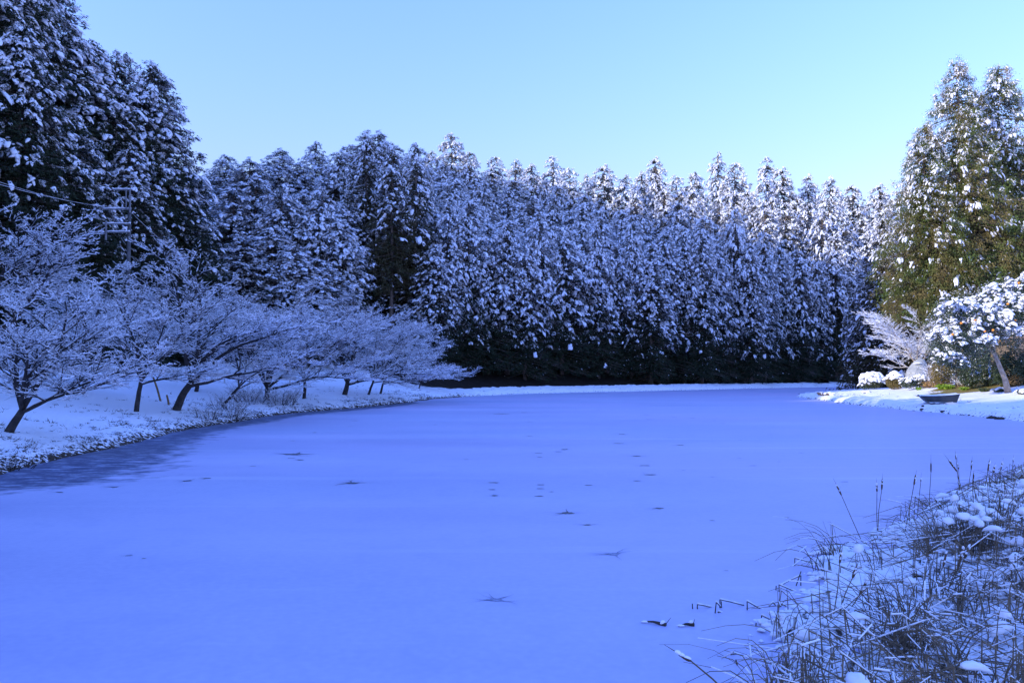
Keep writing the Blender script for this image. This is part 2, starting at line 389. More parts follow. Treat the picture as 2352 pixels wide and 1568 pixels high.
vio = noise_node(t, 1.0, 2, mp4.outputs[0]); frost = mixc(t, mathn(t, 'MULTIPLY', rng_node(t, vio, 0.42, 0.62), 0.40), frost, (0.60, 0.50, 0.74))
mp2 = N(t, 'ShaderNodeMapping'); mp2.inputs['Scale'].default_value = (0.45, 1.3, 1); t.links.new(vec, mp2.inputs['Vector'])
spk = noise_node(t, 3.2, 6, mp2.outputs[0])
thinc = mixc(t, rng_node(t, mathn(t, 'ADD', mathn(t, 'MULTIPLY', spk, 0.8), mathn(t, 'MULTIPLY', fine, 0.35)), 0.56, 0.72), (0.085, 0.105, 0.19), (0.36, 0.42, 0.58))
mt = rng_node(t, mathn(t, 'ADD', ia.outputs[2], mathn(t, 'MULTIPLY', mathn(t, 'SUBTRACT', mid, 0.5), 0.9)), 0.38, 0.62)
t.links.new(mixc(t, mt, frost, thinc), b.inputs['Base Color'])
t.links.new(rng_node(t, big, 0.2, 0.8, 0.36, 0.5), b.inputs['Roughness']); b.inputs['Specular IOR Level'].default_value = 0.35
bp = N(t, 'ShaderNodeBump'); bp.inputs['Strength'].default_value = 0.12; bp.inputs['Distance'].default_value = 0.02
t.links.new(fine, bp.inputs['Height']); t.links.new(bp.outputs[0], b.inputs['Normal'])
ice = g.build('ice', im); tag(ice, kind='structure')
dl = seg_dist(PI_, LEFT)
wid = np.interp(PI_[:, 1], [10, 18, 24, 30, 40, 55, 70, 85], [4.5, 4.6, 5.6, 3.6, 2.6, 3.0, 2.0, 0.4])
thin = np.clip(1.15 - dl / wid, 0, 1) * (PI_[:, 0] < 2)
a = ice.data.attributes.new('thin', 'FLOAT', 'POINT'); a.data.foreach_set('value', thin.astype(np.float32))

# ------------------------------------------------------------------ conifers
def make_conifer(seed, H, R, ncl, t0=0.06, power=0.68, snow_hi=0.95, snow_lo=0.35, bare=0.12, cs=1.0, frost=5, nb=15,
                 needle='needle', bark='cedar_bark', pad=1.0, top_lobes=1, mats=False, frost_lo=0.2, max_fing=3, thick=1.0, knee=0.5, jit=(0.26, 0.17), bl=(0.22, 0.55), bw=1.0):
    """meshes of one conifer: trunk, foliage, snow (drooping tufts of needles with tongues of snow on them)"""
    rng = np.random.default_rng(seed)
    gt = Geo(); zz = np.linspace(0, H * 0.97, 9); sway = np.cumsum(rng.normal(0, 0.012 * R, (9, 2)), 0); sway -= sway[0]
    tube_path(gt, np.column_stack([sway, zz]), np.interp(zz, [0, H * 0.05, H], [0.013 * H + 0.06, 0.010 * H + 0.05, 0.02]), 8)
    # tufts grouped on branches
    nbr = int(ncl / 2.6); u = rng.random(nbr * 3)
    tt = t0 + (1 - t0) * u; keep = rng.random(len(tt)) < np.clip((1 - tt) / knee, 0, 1) ** power * 0.72 + 0.28 * (1 - 0.5 * (tt > 0.97))
    tt = tt[keep][:nbr]; ph = rng.random(len(tt)) * 2 * math.pi
    lob = 1 + 0.16 * np.sin(3 * ph + rng.random() * 6 + tt * 9) + 0.10 * np.sin(5 * ph - tt * 14 + rng.random() * 6)
    cone = np.clip((1 - tt + 0.012) / knee, 0, 1) ** power * (0.86 + 0.14 * np.clip((1 - tt) * 1.6, 0, 1))
    prof = cone * np.clip((tt - t0) / 0.10 + 0.55, 0, 1) * lob * rng.uniform(0.78, 1.08, len(tt))
    rr = R * prof + 0.10
    C = []; O = []; T = []; SC = []; BR = []
    for k, f in enumerate((1.0, 0.72, 0.46)):
        sel = rng.random(len(tt)) < (1.0, 0.9, 0.6)[k]
        a = ph[sel] + rng.normal(0, 0.16, sel.sum()); r = rr[sel] * f * rng.uniform(0.92, 1.06, sel.sum())
        droop = 0.30 * r * (0.5 + 0.8 * (1 - tt[sel]))
        z = H * tt[sel] + 0.16 * R * (1 - f) - droop * f + rng.normal(0, 0.10, sel.sum()) * cs
        C.append(np.column_stack([r * np.cos(a), r * np.sin(a), z])); O.append(np.column_stack([np.cos(a), np.sin(a), -0.45 - 0.3 * (1 - tt[sel])]))
        T.append(tt[sel]); SC.append(np.full(sel.sum(), (1.0, 0.95, 0.9)[k])); BR.append(np.full(sel.sum(), k))
    C = np.concatenate(C); O = norm(np.concatenate(O)); T = np.concatenate(T); SC = np.concatenate(SC); BR = np.concatenate(BR)
    C[:, :2] += np.column_stack([np.interp(C[:, 2], zz, sway[:, 0]), np.interp(C[:, 2], zz, sway[:, 1])])
    C = np.vstack([C, [[sway[-1, 0], sway[-1, 1], H - 0.12]]]); O = np.vstack([O, [[0, 0, 1]]]); T = np.append(T, 0.99); SC = np.append(SC, 0.6); BR = np.append(BR, 0)
    small = np.clip(0.55 + 0.75 * (1 - T), 0.5, 1.1) * SC * cs
    n = len(C)
    # branch wood reaching out to the tufts
    inner = np.column_stack([np.interp(C[:, 2], zz, sway[:, 0]), np.interp(C[:, 2], zz, sway[:, 1]), np.minimum(C[:, 2] + 0.25 * np.linalg.norm(C[:, :2], axis=1), H * 0.985)])
    b0 = BR == 0
    tubes(gt, inner[b0], C[b0], np.full(b0.sum(), 0.045), np.full(b0.sum(), 0.015), 3)
    # needles
    gf = Geo()
    ii = np.repeat(np.arange(n), nb); m = len(ii)
    J = rng.normal(0, 1, (m, 3)) * np.array([jit[0], jit[0], jit[1]]) * small[ii][:, None]
    D = O[ii] * 0.75 + rng.normal(0, 0.55, (m, 3)) + np.array([0, 0, -0.30])
    blades(gf, C[ii] + J, D, rng.uniform(bl[0], bl[1], m) * small[ii], bw * rng.uniform(0.09, 0.19, m) * small[ii], rng)
    ki = int(n * 3.4); q = rng.integers(0, n, ki); f = rng.uniform(0.1, 0.72, (ki, 1))
    Pm = C[q] * f + inner[q] * (1 - f) + rng.normal(0, 0.22, (ki, 3)) * np.clip(1.15 - T[q], 0.3, 1)[:, None]
    blades(gf, Pm, O[q] + rng.normal(0, 0.7, (ki, 3)), rng.uniform(0.35, 0.75, ki) * cs * np.clip(1.2 - T[q], 0.38, 1) * (1.35 - 0.7 * f[:, 0]), rng.uniform(0.20, 0.40, ki) * cs * np.clip(1.2 - T[q], 0.38, 1) * (1.45 - 0.9 * f[:, 0]), rng)
    # snow
    gs = Geo()
    patch = 0.5 + 0.5 * np.sin(C[:, 2] * 0.9 + 3 * np.arctan2(C[:, 1], C[:, 0]) + seed) * np.cos(C[:, 2] * 0.37 + seed * 1.7)
    ps = np.interp(T, [0, bare, bare + 0.16, 0.55, 1.0], [0, 0.02, snow_lo, 0.5 * (snow_lo + snow_hi), snow_hi]) * np.clip(0.25 + 1.25 * patch, 0.2, 1.25)
    ps = np.where(BR == 0, ps, ps * 0.70) * np.where(T > 0.72, 1.35, 1.0)
    has = rng.random(n) < ps
    h_i = np.where(has)[0]; nf = rng.integers(1, max_fing + 1, len(h_i)) + (T[h_i] > 0.75) * (max_fing > 3); fi = np.repeat(h_i, nf); m = len(fi)
    ang = rng.normal(0, 0.55, m); U = O[fi].copy(); ca, sa = np.cos(ang), np.sin(ang)
    U[:, 0], U[:, 1] = O[fi][:, 0] * ca - O[fi][:, 1] * sa, O[fi][:, 0] * sa + O[fi][:, 1] * ca
    U[:, 2] = rng.uniform(-1.15, -0.2, m)
    big_ = np.where(rng.random(n) < 0.30, rng.uniform(1.05, 1.6, n), rng.uniform(0.5, 0.95, n))[fi]; sz = small[fi] * pad * big_ * rng.uniform(0.8, 1.15, m)
    off = U * (rng.uniform(0.0, 0.28, m) * small[fi])[:, None] + np.column_stack([rng.normal(0, 0.13, m) * small[fi], rng.normal(0, 0.13, m) * small[fi], 0.13 * small[fi] + rng.normal(0, 0.05, m)])
    pads(gs, C[fi] + off, U, 0.40 * sz, rng.uniform(0.17, 0.27, m) * small[fi] * pad * big_ ** 0.7, rng.uniform(0.09, 0.16, m) * small[fi] * pad * thick * big_ ** 0.7, rng.uniform(0.2, 0.9, m), rng)
    if frost:
        fr = rng.random((n, frost)) < np.interp(T, [0, bare, bare + 0.2, 1], [0, 0.02, frost_lo, 1.0])[:, None]
        fi2 = np.repeat(np.arange(n), frost)[fr.ravel()]; m = len(fi2)
        J = rng.normal(0, 1, (m, 3)) * np.array([0.30, 0.30, 0.15]) * small[fi2][:, None] + np.array([0, 0, 0.10])
        blades(gs, C[fi2] + J, O[fi2] + rng.normal(0, 0.5, (m, 3)), rng.uniform(0.15, 0.36, m) * small[fi2], rng.uniform(0.07, 0.16, m) * small[fi2], rng)
    return [('trunk', gt.mesh('trunk', M[bark], True)), ('foliage', gf.mesh('foliage', M[needle])), ('snow', gs.mesh('snow', M['snow'], True))]
def place_tree(meshes, label, loc, rz, sc=1.0, group=None, name='conifer', cat='conifer'):
    e = thing(name, label, cat, loc, rz, group, (sc[0] * 1.0, sc[0], sc[1]) if isinstance(sc, tuple) else (sc, sc, sc))
    for nm, me in meshes: part(nm, me, e)
    return e
rg = random.Random(11)
# far forest kinds, built 20 m tall
FK = [make_conifer(100 + i, 20.0, R, 1250, t0=0.05, power=p, snow_hi=sh, snow_lo=sl_, bare=(0.22, 0.26, 0.18, 0.28, 0.22, 0.24)[i], frost=fr, cs=0.74, nb=11, pad=pd, knee=kn, max_fing=4)
      for i, (R, p, sh, sl_, fr, pd, kn) in enumerate([(3.0, 0.56, 1.7, 0.46, 14, 0.92, 0.30), (3.4, 0.52, 1.5, 0.32, 11, 1.02, 0.36), (2.7, 0.60, 1.8, 0.50, 16, 0.86, 0.26), (3.2, 0.54, 1.4, 0.26, 12, 0.98, 0.40), (2.9, 0.50, 1.8, 0.42, 17, 0.84, 0.28), (3.6, 0.56, 1.6, 0.36, 14, 1.02, 0.32)])]
SKYLINE = [(440, 420), (455, 398), (515, 356), (570, 362), (635, 343), (690, 374), (720, 322), (770, 346), (800, 335), (830, 298), (862, 304), (900, 326), (955, 335), (990, 346), (1038, 307), (1080, 346), (1135, 357), (1185, 366), (1220, 374), (1275, 358), (1310, 386), (1350, 400), (1390, 378), (1440, 402), (1475, 392), (1510, 361), (1560, 402), (1600, 390), (1655, 350), (1690, 372), (1765, 360), (1800, 386), (1860, 402), (1910, 409), (1965, 421), (2025, 423), (2070, 436), (2110, 450), (2150, 460)]
SKX, SKY_ = zip(*SKYLINE)
def hgt_for(px, py, x, y, z):                                   # tree height whose top shows at row py
    return at(px, py, y)[2] - z
forest_pts = []
def ok_spot(x, y, dmin):
    return all((x - a) ** 2 + (y - b) ** 2 > dmin * dmin for a, b in forest_pts)
GRP = 'snowy conifers of the forest behind the pond'
BACK_L = 'tall snow-laden conifer whose crown breaks the skyline of the forest across the pond'
cnt = 0
# skyline trees
for i, (px, py) in enumerate(SKYLINE):
    Y = rg.uniform(150, 166) if px > 960 else rg.uniform(116, 128)
    if px > 1500: Y += 8
    p = at(px, 850, Y); z = hz(p[0], Y); Ht = hgt_for(px, py, p[0], Y, z)
    if Ht < 6: continue
    forest_pts.append((p[0], Y))
    place_tree(FK[rg.randrange(6)], BACK_L, (p[0], Y, z - 0.3), rg.uniform(0, 6.28), (1.42 * rg.uniform(0.85, 1.15), Ht / 20), GRP)
# front row along the far shore
FRONT_TOP = [(1000, 560), (1030, 470), (1075, 455), (1120, 520), (1165, 500), (1205, 560), (1240, 488), (1290, 520), (1335, 545), (1375, 515), (1415, 560), (1450, 520), (1495, 560), (1530, 535), (1572, 522), (1612, 530), (1650, 575), (1690, 480), (1725, 560), (1757, 528), (1795, 560), (1835, 575), (1880, 590), (1920, 538), (1960, 560), (2000, 520), (2040, 540)]
for i, (px, py) in enumerate(FRONT_TOP):
    base = np.interp(px, [1000, 1200, 1600, 1960, 2100], [98, 107, 122, 141, 143]); Y = base + rg.uniform(-1.0, 3.0)
    p = at(px, 850, Y); z = hz(p[0], Y); Ht = hgt_for(px, py, p[0], Y, z); forest_pts.append((p[0], Y))
    place_tree(FK[rg.randrange(6)], 'snow-laden conifer in the front row of the forest, right behind the far bank', (p[0], Y, z - 0.2), rg.uniform(0, 6.28), (1.0 * rg.uniform(0.85, 1.2), Ht / 20), 'front row conifers across the pond')
# rows between
tries = 0
while tries < 9000 and cnt < 125:
    tries += 1
    px = rg.uniform(430, 2120); Y = rg.uniform(84, 158)
    near = np.interp(px, [430, 700, 960, 1000, 1200, 1600, 1960, 2100], [92, 96, 104, 104, 112, 128, 147, 149])
    if Y < near: continue
    p = at(px, 850, Y)
    if not ok_spot(p[0], Y, 4.6): continue
    z = hz(p[0], Y); sky_y = np.interp(px, SKX, SKY_)
    fr = (Y - near) / max(158 - near, 1)
    py = np.interp(fr, [0, 1], [505, sky_y + 22]) + rg.uniform(-18, 34)
    py = max(py, sky_y + 12)
    Ht = hgt_for(px, py, p[0], Y, z)
    if Ht < 8: continue
    Ht = min(Ht, 30); forest_pts.append((p[0], Y)); cnt += 1
    place_tree(FK[rg.randrange(6)], 'snow-laden conifer packed between the front row and the skyline of the far forest', (p[0], Y, z - 0.3), rg.uniform(0, 6.28), (1.2 * rg.uniform(0.85, 1.2), Ht / 20), GRP)

# the group with bare trunks and brownish lower crowns beside the dark gap
GK = [make_conifer(150 + i, 28.0, 3.3, 620, t0=0.30, power=0.75, knee=0.4, snow_hi=0.92, snow_lo=0.16, bare=0.42, frost=4, cs=1.15, needle='needle_olive', frost_lo=0.15) for i in range(2)]
for px, py, Y, lb in [(838, 300, 101, 'tall olive conifer with a bare lower trunk, left of the dark forest gap'), (898, 327, 98, 'tall conifer with a bare trunk showing halfway up, beside the dark gap in the forest'),
                      (953, 334, 100, 'tall conifer heavy with snow at the right of the dark gap in the forest')]:
    p = at(px, 850, Y); z = hz(p[0], Y); Ht = hgt_for(px, py, p[0], Y, z); forest_pts.append((p[0], Y))
    place_tree(GK[px % 2], lb, (p[0], Y, z), rg.uniform(0, 6.28), (Ht / 28, Ht / 28), 'tall conifers beside the dark gap')

# the wood on the near left (mid distance, shaded)
MID = [(470, 470, 96), (530, 430, 92), (585, 400, 95), (640, 420, 92), (690, 440, 95), (740, 430, 93), (775, 500, 92), (505, 560, 88), (560, 540, 87), (620, 520, 88), (675, 560, 87), (725, 590, 88), (765, 620, 90), (450, 540, 90), (800, 470, 99), (985, 560, 101), (930, 600, 108), (880, 560, 110), (840, 590, 108)]
for px, py, Y in MID:
    p = at(px, 850, Y); z = hz(p[0], Y); Ht = hgt_for(px, py, p[0], Y, z)
    place_tree(FK[rg.randrange(6)], 'shaded snowy conifer in the wood behind the bare trees on the left bank', (p[0], Y, z - 0.2), rg.uniform(0, 6.28), (1.25 * rg.uniform(0.92, 1.12), Ht / 20), 'shaded conifers behind the bare trees')

# the huge dark conifers on the left
LK = [make_conifer(200 + i, 34.0, 5.6, 2300, t0=0.02, power=0.55, knee=0.42, snow_hi=0.95, snow_lo=0.16, bare=0.40, frost=3, nb=20, cs=1.08, pad=1.05, frost_lo=0.1, max_fing=4) for i in range(3)]
BIGL = [(-70, -260, 64, 1.2), (25, -150, 68, 1.1), (105, -35, 72, 1.2), (40, 60, 62, 0.8), (185, 88, 74, 1.12), (252, 110, 76, 1.02), (330, 150, 78, 1.0), (382, 300, 79, 0.9), (420, 470, 80, 0.75), (150, 260, 66, 0.75), (290, 330, 71, 0.7), (-160, -100, 70, 1.1), (440, 600, 83, 0.55), (225, 420, 70, 0.62)]
LLAB = ['huge dark conifer filling the upper left corner, its top beyond the picture', 'huge dark conifer at the left edge, leaning tongues of snow all over it', 'huge dark conifer whose top reaches the upper edge of the picture on the left', 'dark lower conifer at the left edge in front of the huge ones',
        'dark conifer stepping down to the right of the huge corner tree', 'tall pointed dark conifer with a notched top left of the sky, above the utility pole', 'tall dark conifer with a frosted top at the edge of the open sky', 'dark conifer forming the right shoulder of the big left wood', 'low dark conifer at the right foot of the big left wood', 'dark conifer behind the power lines on the left', 'dark conifer directly behind the utility pole', 'dark conifer cut off by the left edge of the picture', 'lowest dark conifer at the right end of the big left wood', 'dark conifer left of the utility pole with hardly any snow low down']
for i, (px, py, Y, ws) in enumerate(BIGL):
    p = at(px, 850, Y); z = hz(p[0], Y); Ht = hgt_for(px, py, p[0], Y, z)
    place_tree(LK[i % 3], LLAB[i], (p[0], Y, z - 0.3), rg.uniform(0, 6.28), (ws, Ht / 34), 'big dark conifers on the left')

# the two sunlit cedars on the right and their neighbours
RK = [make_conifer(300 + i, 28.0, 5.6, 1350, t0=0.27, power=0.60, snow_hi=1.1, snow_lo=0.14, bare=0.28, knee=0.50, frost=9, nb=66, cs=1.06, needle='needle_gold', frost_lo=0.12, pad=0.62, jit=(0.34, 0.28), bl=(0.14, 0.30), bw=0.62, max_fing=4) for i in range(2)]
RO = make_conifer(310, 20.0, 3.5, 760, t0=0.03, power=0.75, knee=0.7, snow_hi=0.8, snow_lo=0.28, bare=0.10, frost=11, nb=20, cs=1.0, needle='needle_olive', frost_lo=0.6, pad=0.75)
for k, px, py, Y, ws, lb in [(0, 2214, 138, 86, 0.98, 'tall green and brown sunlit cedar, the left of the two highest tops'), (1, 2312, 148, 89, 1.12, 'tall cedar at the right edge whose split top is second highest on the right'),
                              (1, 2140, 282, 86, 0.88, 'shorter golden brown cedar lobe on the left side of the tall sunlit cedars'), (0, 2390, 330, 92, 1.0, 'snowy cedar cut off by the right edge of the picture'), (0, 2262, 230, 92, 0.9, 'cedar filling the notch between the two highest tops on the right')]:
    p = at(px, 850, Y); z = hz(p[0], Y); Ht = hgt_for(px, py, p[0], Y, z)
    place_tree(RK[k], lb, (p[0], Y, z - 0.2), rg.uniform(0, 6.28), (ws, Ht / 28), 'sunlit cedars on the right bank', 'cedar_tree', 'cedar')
for px, py, Y, ws, lb in [(2035, 505, 100, 1.15, 'olive grey frosted conifer at the left foot of the sunlit cedars'), (1995, 590, 104, 0.95, 'smaller frosted conifer leaning out over the dark forest edge on the right'), (2090, 560, 96, 1.0, 'frosted conifer half hidden behind the golden cedar')]:
    p = at(px, 850, Y); z = hz(p[0], Y); Ht = hgt_for(px, py, p[0], Y, z)
    place_tree(RO, lb, (p[0], Y, z - 0.2), rg.uniform(0, 6.28), (ws, Ht / 20), 'frosted conifers beside the cedars')

# unseen wood added on the slope outside the picture, shaped to shade the pond
def woodland():
    r = np.random.default_rng(77); gw = Geo()
    X = r.uniform(-120, -36, 9000); Y = r.uniform(-75, 135, 9000)
    ok = np.where(Y > 0, X < -0.70 * Y - 9, X < -34); X, Y = X[ok], Y[ok]
    Z = heights(np.column_stack([X, Y]))[0]
    U = X * -SUN_DIR[1] + Y * SUN_DIR[0]; D = -(X * SUN_DIR[0] + Y * SUN_DIR[1])
    top = np.interp(U, [-130, -78, -67, -60, -50, -36, -26, 200], WOOD_TOP)          # wanted shadow edge; the tree heights are worked out from it
    Ht = top + r.normal(0, 1.6, len(X)) - D * math.tan(SUN_EL) - Z
    k = 0
    for x, y, z, Hh in zip(X, Y, Z, Ht):
        if Hh < 9 or Hh > 36: continue
        k += 1
        if k > 1100: break
        Rr = r.uniform(2.6, 4.0)
        for f, a in ((0.02, 1.0), (0.25, 0.9), (0.5, 0.7), (0.72, 0.42)):
            q = 9; A = np.arange(q) * 2 * math.pi / q
            rad = Rr * a * r.uniform(0.75, 1.2, q)
            V = np.column_stack([x + rad * np.cos(A), y + rad * np.sin(A), z + f * Hh + r.normal(0, 0.5, q)])
            V = np.vstack([V, [[x, y, z + min(1.0, f + 0.38) * Hh]]])
            gw.add(V, [[i, (i + 1) % q, q] for i in range(q)])
    o = gw.build('unseen_shade_wood', M['needle']); tag(o, kind='stuff'); print('woodland', k); return o
WOOD_TOP = [66, 64, 44, 22.5, 20.2, 20.2, 24, 24]
woodland()

# ------------------------------------------------------------------ helpers for placing things on the terrain
def surf(px, py, y0=4.0, y1=175.0):
    ys_ = np.arange(y0, y1, 0.2); rx, ry, rz = ray(px, py); t = ys_ / ry
    P = np.column_stack([rx * t, ys_]); z = CAMH + rz * t; hh = np.maximum(heights(P)[0], 0.0)
    k = np.where(z <= hh)[0]
    i = k[0] if len(k) else len(ys_) - 1
    return np.array([P[i, 0], ys_[i], hh[i]])
def rot_about(v, ax, a):
    return v * math.cos(a) + np.cross(ax, v) * math.sin(a) + ax * np.dot(ax, v) * (1 - math.cos(a))
class Bare:
    """a leafless tree: grown branch by branch, kept as segments"""
    def __init__(s, seed): s.r = random.Random(seed); s.seg = []
    def nrm(s, sd): return np.array([s.r.gauss(0, sd), s.r.gauss(0, sd), s.r.gauss(0, sd)])
    def grow(s, p, d, L, r, lev, P):
        n = max(2, int(round(L / P['step'][lev]))); sl_ = L / n; r1 = max(r * P['taper'][lev], 0.0035); kids = []
        for i in range(n):
            f = (i + 1) / n
            d = d + s.nrm(P['wig'][lev]); tz = P['lift'][lev]
            d[2] += (tz[0] * (1 - f) + tz[1] * f - d[2]) * P['pull'][lev]
            d = d / np.linalg.norm(d); q = p + d * sl_
            s.seg.append((p, q, r + (r1 - r) * (i / n), r + (r1 - r) * f, lev))
            if lev < P['max'] and f > P['start'][lev]:
                k = P['kids'][lev] / (n * (1 - P['start'][lev])); k = int(k) + (s.r.random() < k - int(k))
                for _ in range(k): kids.append((q.copy(), d.copy(), f, r + (r1 - r) * f))
            p = q
        for q, dd, f, rr in kids:
            side = np.cross(dd, [0, 0, 1.0]); m = np.linalg.norm(side); side = side / m if m > 0.1 else np.array([1.0, 0, 0])
            v = side * s.r.choice([-1, 1]) + np.array([0, 0, s.r.gauss(P['up'], 0.45)]); v = v - dd * np.dot(v, dd); v /= max(np.linalg.norm(v), 1e-6)
            a = math.radians(s.r.uniform(28, 62)); nd = dd * math.cos(a) + v * math.sin(a)
            s.grow(q, nd, L * P['ratio'][lev] * (1.05 - 0.5 * f) * s.r.uniform(0.6, 1.25), min(rr * 0.62, P['rmax'][lev + 1]), lev + 1, P)
        return p, d
    def meshes(s, bark, snow_r=0.0075, snow_p=0.8, steep=0.86, snow_gain=0.62, lev_k=(7, 6, 5, 3, 3)):
        A = np.array([x[0] for x in s.seg]); B = np.array([x[1] for x in s.seg]); R0 = np.array([x[2] for x in s.seg]); R1 = np.array([x[3] for x in s.seg]); LV = np.array([x[4] for x in s.seg])
        g = Geo()
        for lv in range(LV.max() + 1):
            m = LV == lv
            ext = (B[m] - A[m]) * 0.06
            tubes(g, A[m], B[m] + ext, R0[m], R1[m], lev_k[lv])
        D = norm(B - A); r = np.random.default_rng(len(s.seg))
        ok = (np.abs(D[:, 2]) < steep) & (r.random(len(A)) < snow_p) & (LV > 0)
        g2 = Geo(); th = (snow_r * r.uniform(0.25, 2.1, len(A)) * (1 - 0.5 * np.abs(D[:, 2])))[ok]
        upv = np.array([0, 0, 1.0])
        a = A[ok] + upv * (R0[ok] * 0.55 + th * 0.55)[:, None]; b = B[ok] + upv * (R1[ok] * 0.55 + th * 0.55)[:, None]
        e = (b - a) * 0.05
        tubes(g2, a - e, b + e, R0[ok] * snow_gain + th, R1[ok] * snow_gain + th * r.uniform(0.6, 1.1, ok.sum()), 4)
        return g.mesh('branches', M[bark], False), g2.mesh('snow', M['snow'], False)
CH = dict(step=[0.28, 0.42, 0.32, 0.22, 0.15], taper=[0.72, 0.25, 0.3, 0.4, 0.5], wig=[0.07, 0.08, 0.08, 0.09, 0.10], pull=[0.10, 0.13, 0.12, 0.10, 0.10],
          lift=[(0.9, 0.85), (0.75, 0.02), (0.35, 0.0), (0.22, 0.10), (0.15, 0.35)], start=[2.0, 0.22, 0.15, 0.10, 2], kids=[0, 14, 11, 8, 0], ratio=[0, 0.46, 0.50, 0.50, 0],
          rmax=[1, 0.2, 0.045, 0.016, 0.0075], up=0.30, max=4)
def cherry(seed, base, hgt, spread, lean, az0, stems, label, tr=0.17, low=1, trunk=1.3, snow_p=0.52, name='bare_tree', bark='bark', P=None, grp='bare snowy trees on the left bank'):
    """stems: number of main limbs; az0: side the crown spreads to"""
    P = dict(CH, **(P or {})); t = Bare(seed); r = t.r
    d = np.array([math.cos(az0) * lean, math.sin(az0) * lean, 1.0]); d /= np.linalg.norm(d)
    p, d = t.grow(np.array([0, 0, -0.25]), d, trunk + 0.25, tr, 0, P)
    for i in range(stems):
        a = az0 + (i - (stems - 1) / 2) * (2 * math.pi / stems) * 0.92 + r.uniform(-0.3, 0.3)
        toward = 0.5 + 0.5 * math.cos(a - az0)
        el = math.radians(r.uniform(38, 66)) if i % 3 else math.radians(r.uniform(66, 80))
        L = spread * (0.72 + 0.42 * toward) * r.uniform(0.85, 1.1); L = max(L, hgt * 0.62 if i % 3 == 0 else 0)
        dd = np.array([math.cos(a) * math.cos(el), math.sin(a) * math.cos(el), math.sin(el)])
        t.grow(p.copy(), dd, L, tr * 0.50, 1, P)
    for i in range(low):                                      # low limbs reaching out over the ice
        a = az0 + r.uniform(-0.7, 0.7)
        t.grow(p * 0.85, np.array([math.cos(a), math.sin(a), 0.30]), spread * r.uniform(0.9, 1.15), tr * 0.42, 1, dict(P, lift=[(0.9, 0.85), (0.25, -0.12), (0.15, -0.12), (0.1, -0.02), (0.1, 0.25)]))
    e = thing(name, label, 'tree', base, 0, grp)
    b, sn = t.meshes(bark, snow_p=snow_p); part('branches', b, e); part('snow', sn, e)
    return e
TREES = [  # px, py of the base, height, spread, lean, side, limbs, trunk radius, label
    (12, 990, 6.0, 4.3, 0.55, 0.2, 6, 0.16, 'bare tree with snowy limbs at the left edge, leaning right over the open snow', 2, 0.9),
    (312, 946, 5.6, 3.0, 0.20, 0.6, 5, 0.13, 'slim bare tree standing alone on the open slope beside the two stakes', 1, 1.5),
    (402, 941, 7.4, 4.6, 0.35, 0.1, 6, 0.21, 'bare tree with a thick dark double trunk right of the two stakes', 1, 1.5),
    (512, 925, 6.0, 3.6, 0.45, 0.3, 4, 0.11, 'thin bare tree leaning right among the dark scrub at the pond edge', 1, 1.3),
    (612, 917, 8.0, 5.4, 0.15, -0.2, 7, 0.20, 'large bare tree with several stems rising from one base beside the scrub', 1, 0.7),
    (697, 915, 6.4, 4.2, 0.10, 0.2, 5, 0.13, 'upright bare tree with a slender trunk between the two wide spreading ones', 1, 1.5),
    (790, 906, 7.2, 6.0, 0.30, -0.1, 6, 0.24, 'bare tree with a short stout trunk and wide low crown over the ice', 2, 1.0),
    (845, 906, 6.0, 4.6, 0.25, -0.1, 5, 0.12, 'bare tree with a thin pale forked trunk behind the stout low one', 1, 1.3),
    (872, 904, 5.6, 5.2, 0.35, -0.1, 5, 0.13, 'bare tree second from the tip of the snowy row', 1, 1.2),
    (962, 892, 5.4, 6.0, 0.35, -0.1, 6, 0.13, 'bare tree at the right tip of the row, twigs hanging over the bank', 1, 1.0),
    (-40, 915, 9.5, 5.4, 0.35, 0.1, 6, 0.22, 'tall bare tree cut off by the left edge, white twigs against the dark wood', 0, 2.6),
    (450, 900, 7.0, 4.6, 0.15, 0.4, 6, 0.15, 'bare tree behind the thick double trunk, near the guard rail', 0, 1.6),
    (190, 905, 5.6, 4.2, 0.15, 0.4, 6, 0.13, 'bare tree at the back of the open snow, left of the slim lone one', 0, 1.4),
]
for i, (px, py, hgt, sp, ln, az, st, tr, lb, low, tk) in enumerate(TREES):
    b = surf(px, py); cherry(500 + i * 7, b, hgt * (1.0 if i in (0, 10) else 1.3), sp * (1.0 if i in (0, 10) else 1.3), ln, az, st, lb, tr, low, tk).scale = [(1.0, 1.06, 1.1, 1.0, 1.08, 1.05, 0.98, 0.95, 0.9, 0.74, 1.0, 1.0, 1.0)[i]] * 3

# scrub at the foot of the bare trees
def twig_bush(seed, base, r, h, n, label, mat_='twig', snow_p=0.25, name='bush', cat='bush', grp=None, sn=0.010, kids=(7, 3)):
    t = Bare(seed); P = dict(CH, step=[0.1, 0.14, 0.11, 0.08, 0.08], kids=[0, kids[0], kids[1], 0, 0], max=3, lift=[(1, 1), (0.7, 0.45), (0.5, 0.4), (0.4, 0.4), (0, 0)], ratio=[0, 0.45, 0.5, 0.5, 0], rmax=[1, 0.02, 0.010, 0.007, 0.006])
    for i in range(n):
        a = t.r.uniform(0, 6.28); q = t.r.random() ** 0.5 * r * 0.6
        el = t.r.uniform(0.7, 1.5)
        t.grow(np.array([q * math.cos(a), q * math.sin(a), -0.05]), np.array([math.cos(a) * math.cos(el), math.sin(a) * math.cos(el), math.sin(el)]), h * t.r.uniform(0.6, 1.1), 0.014, 1, P)
    e = thing(name, label, cat, base, 0, grp)
    b, s_ = t.meshes(mat_, snow_r=sn, snow_p=snow_p); part('branches', b, e); part('snow', s_, e)
    return e
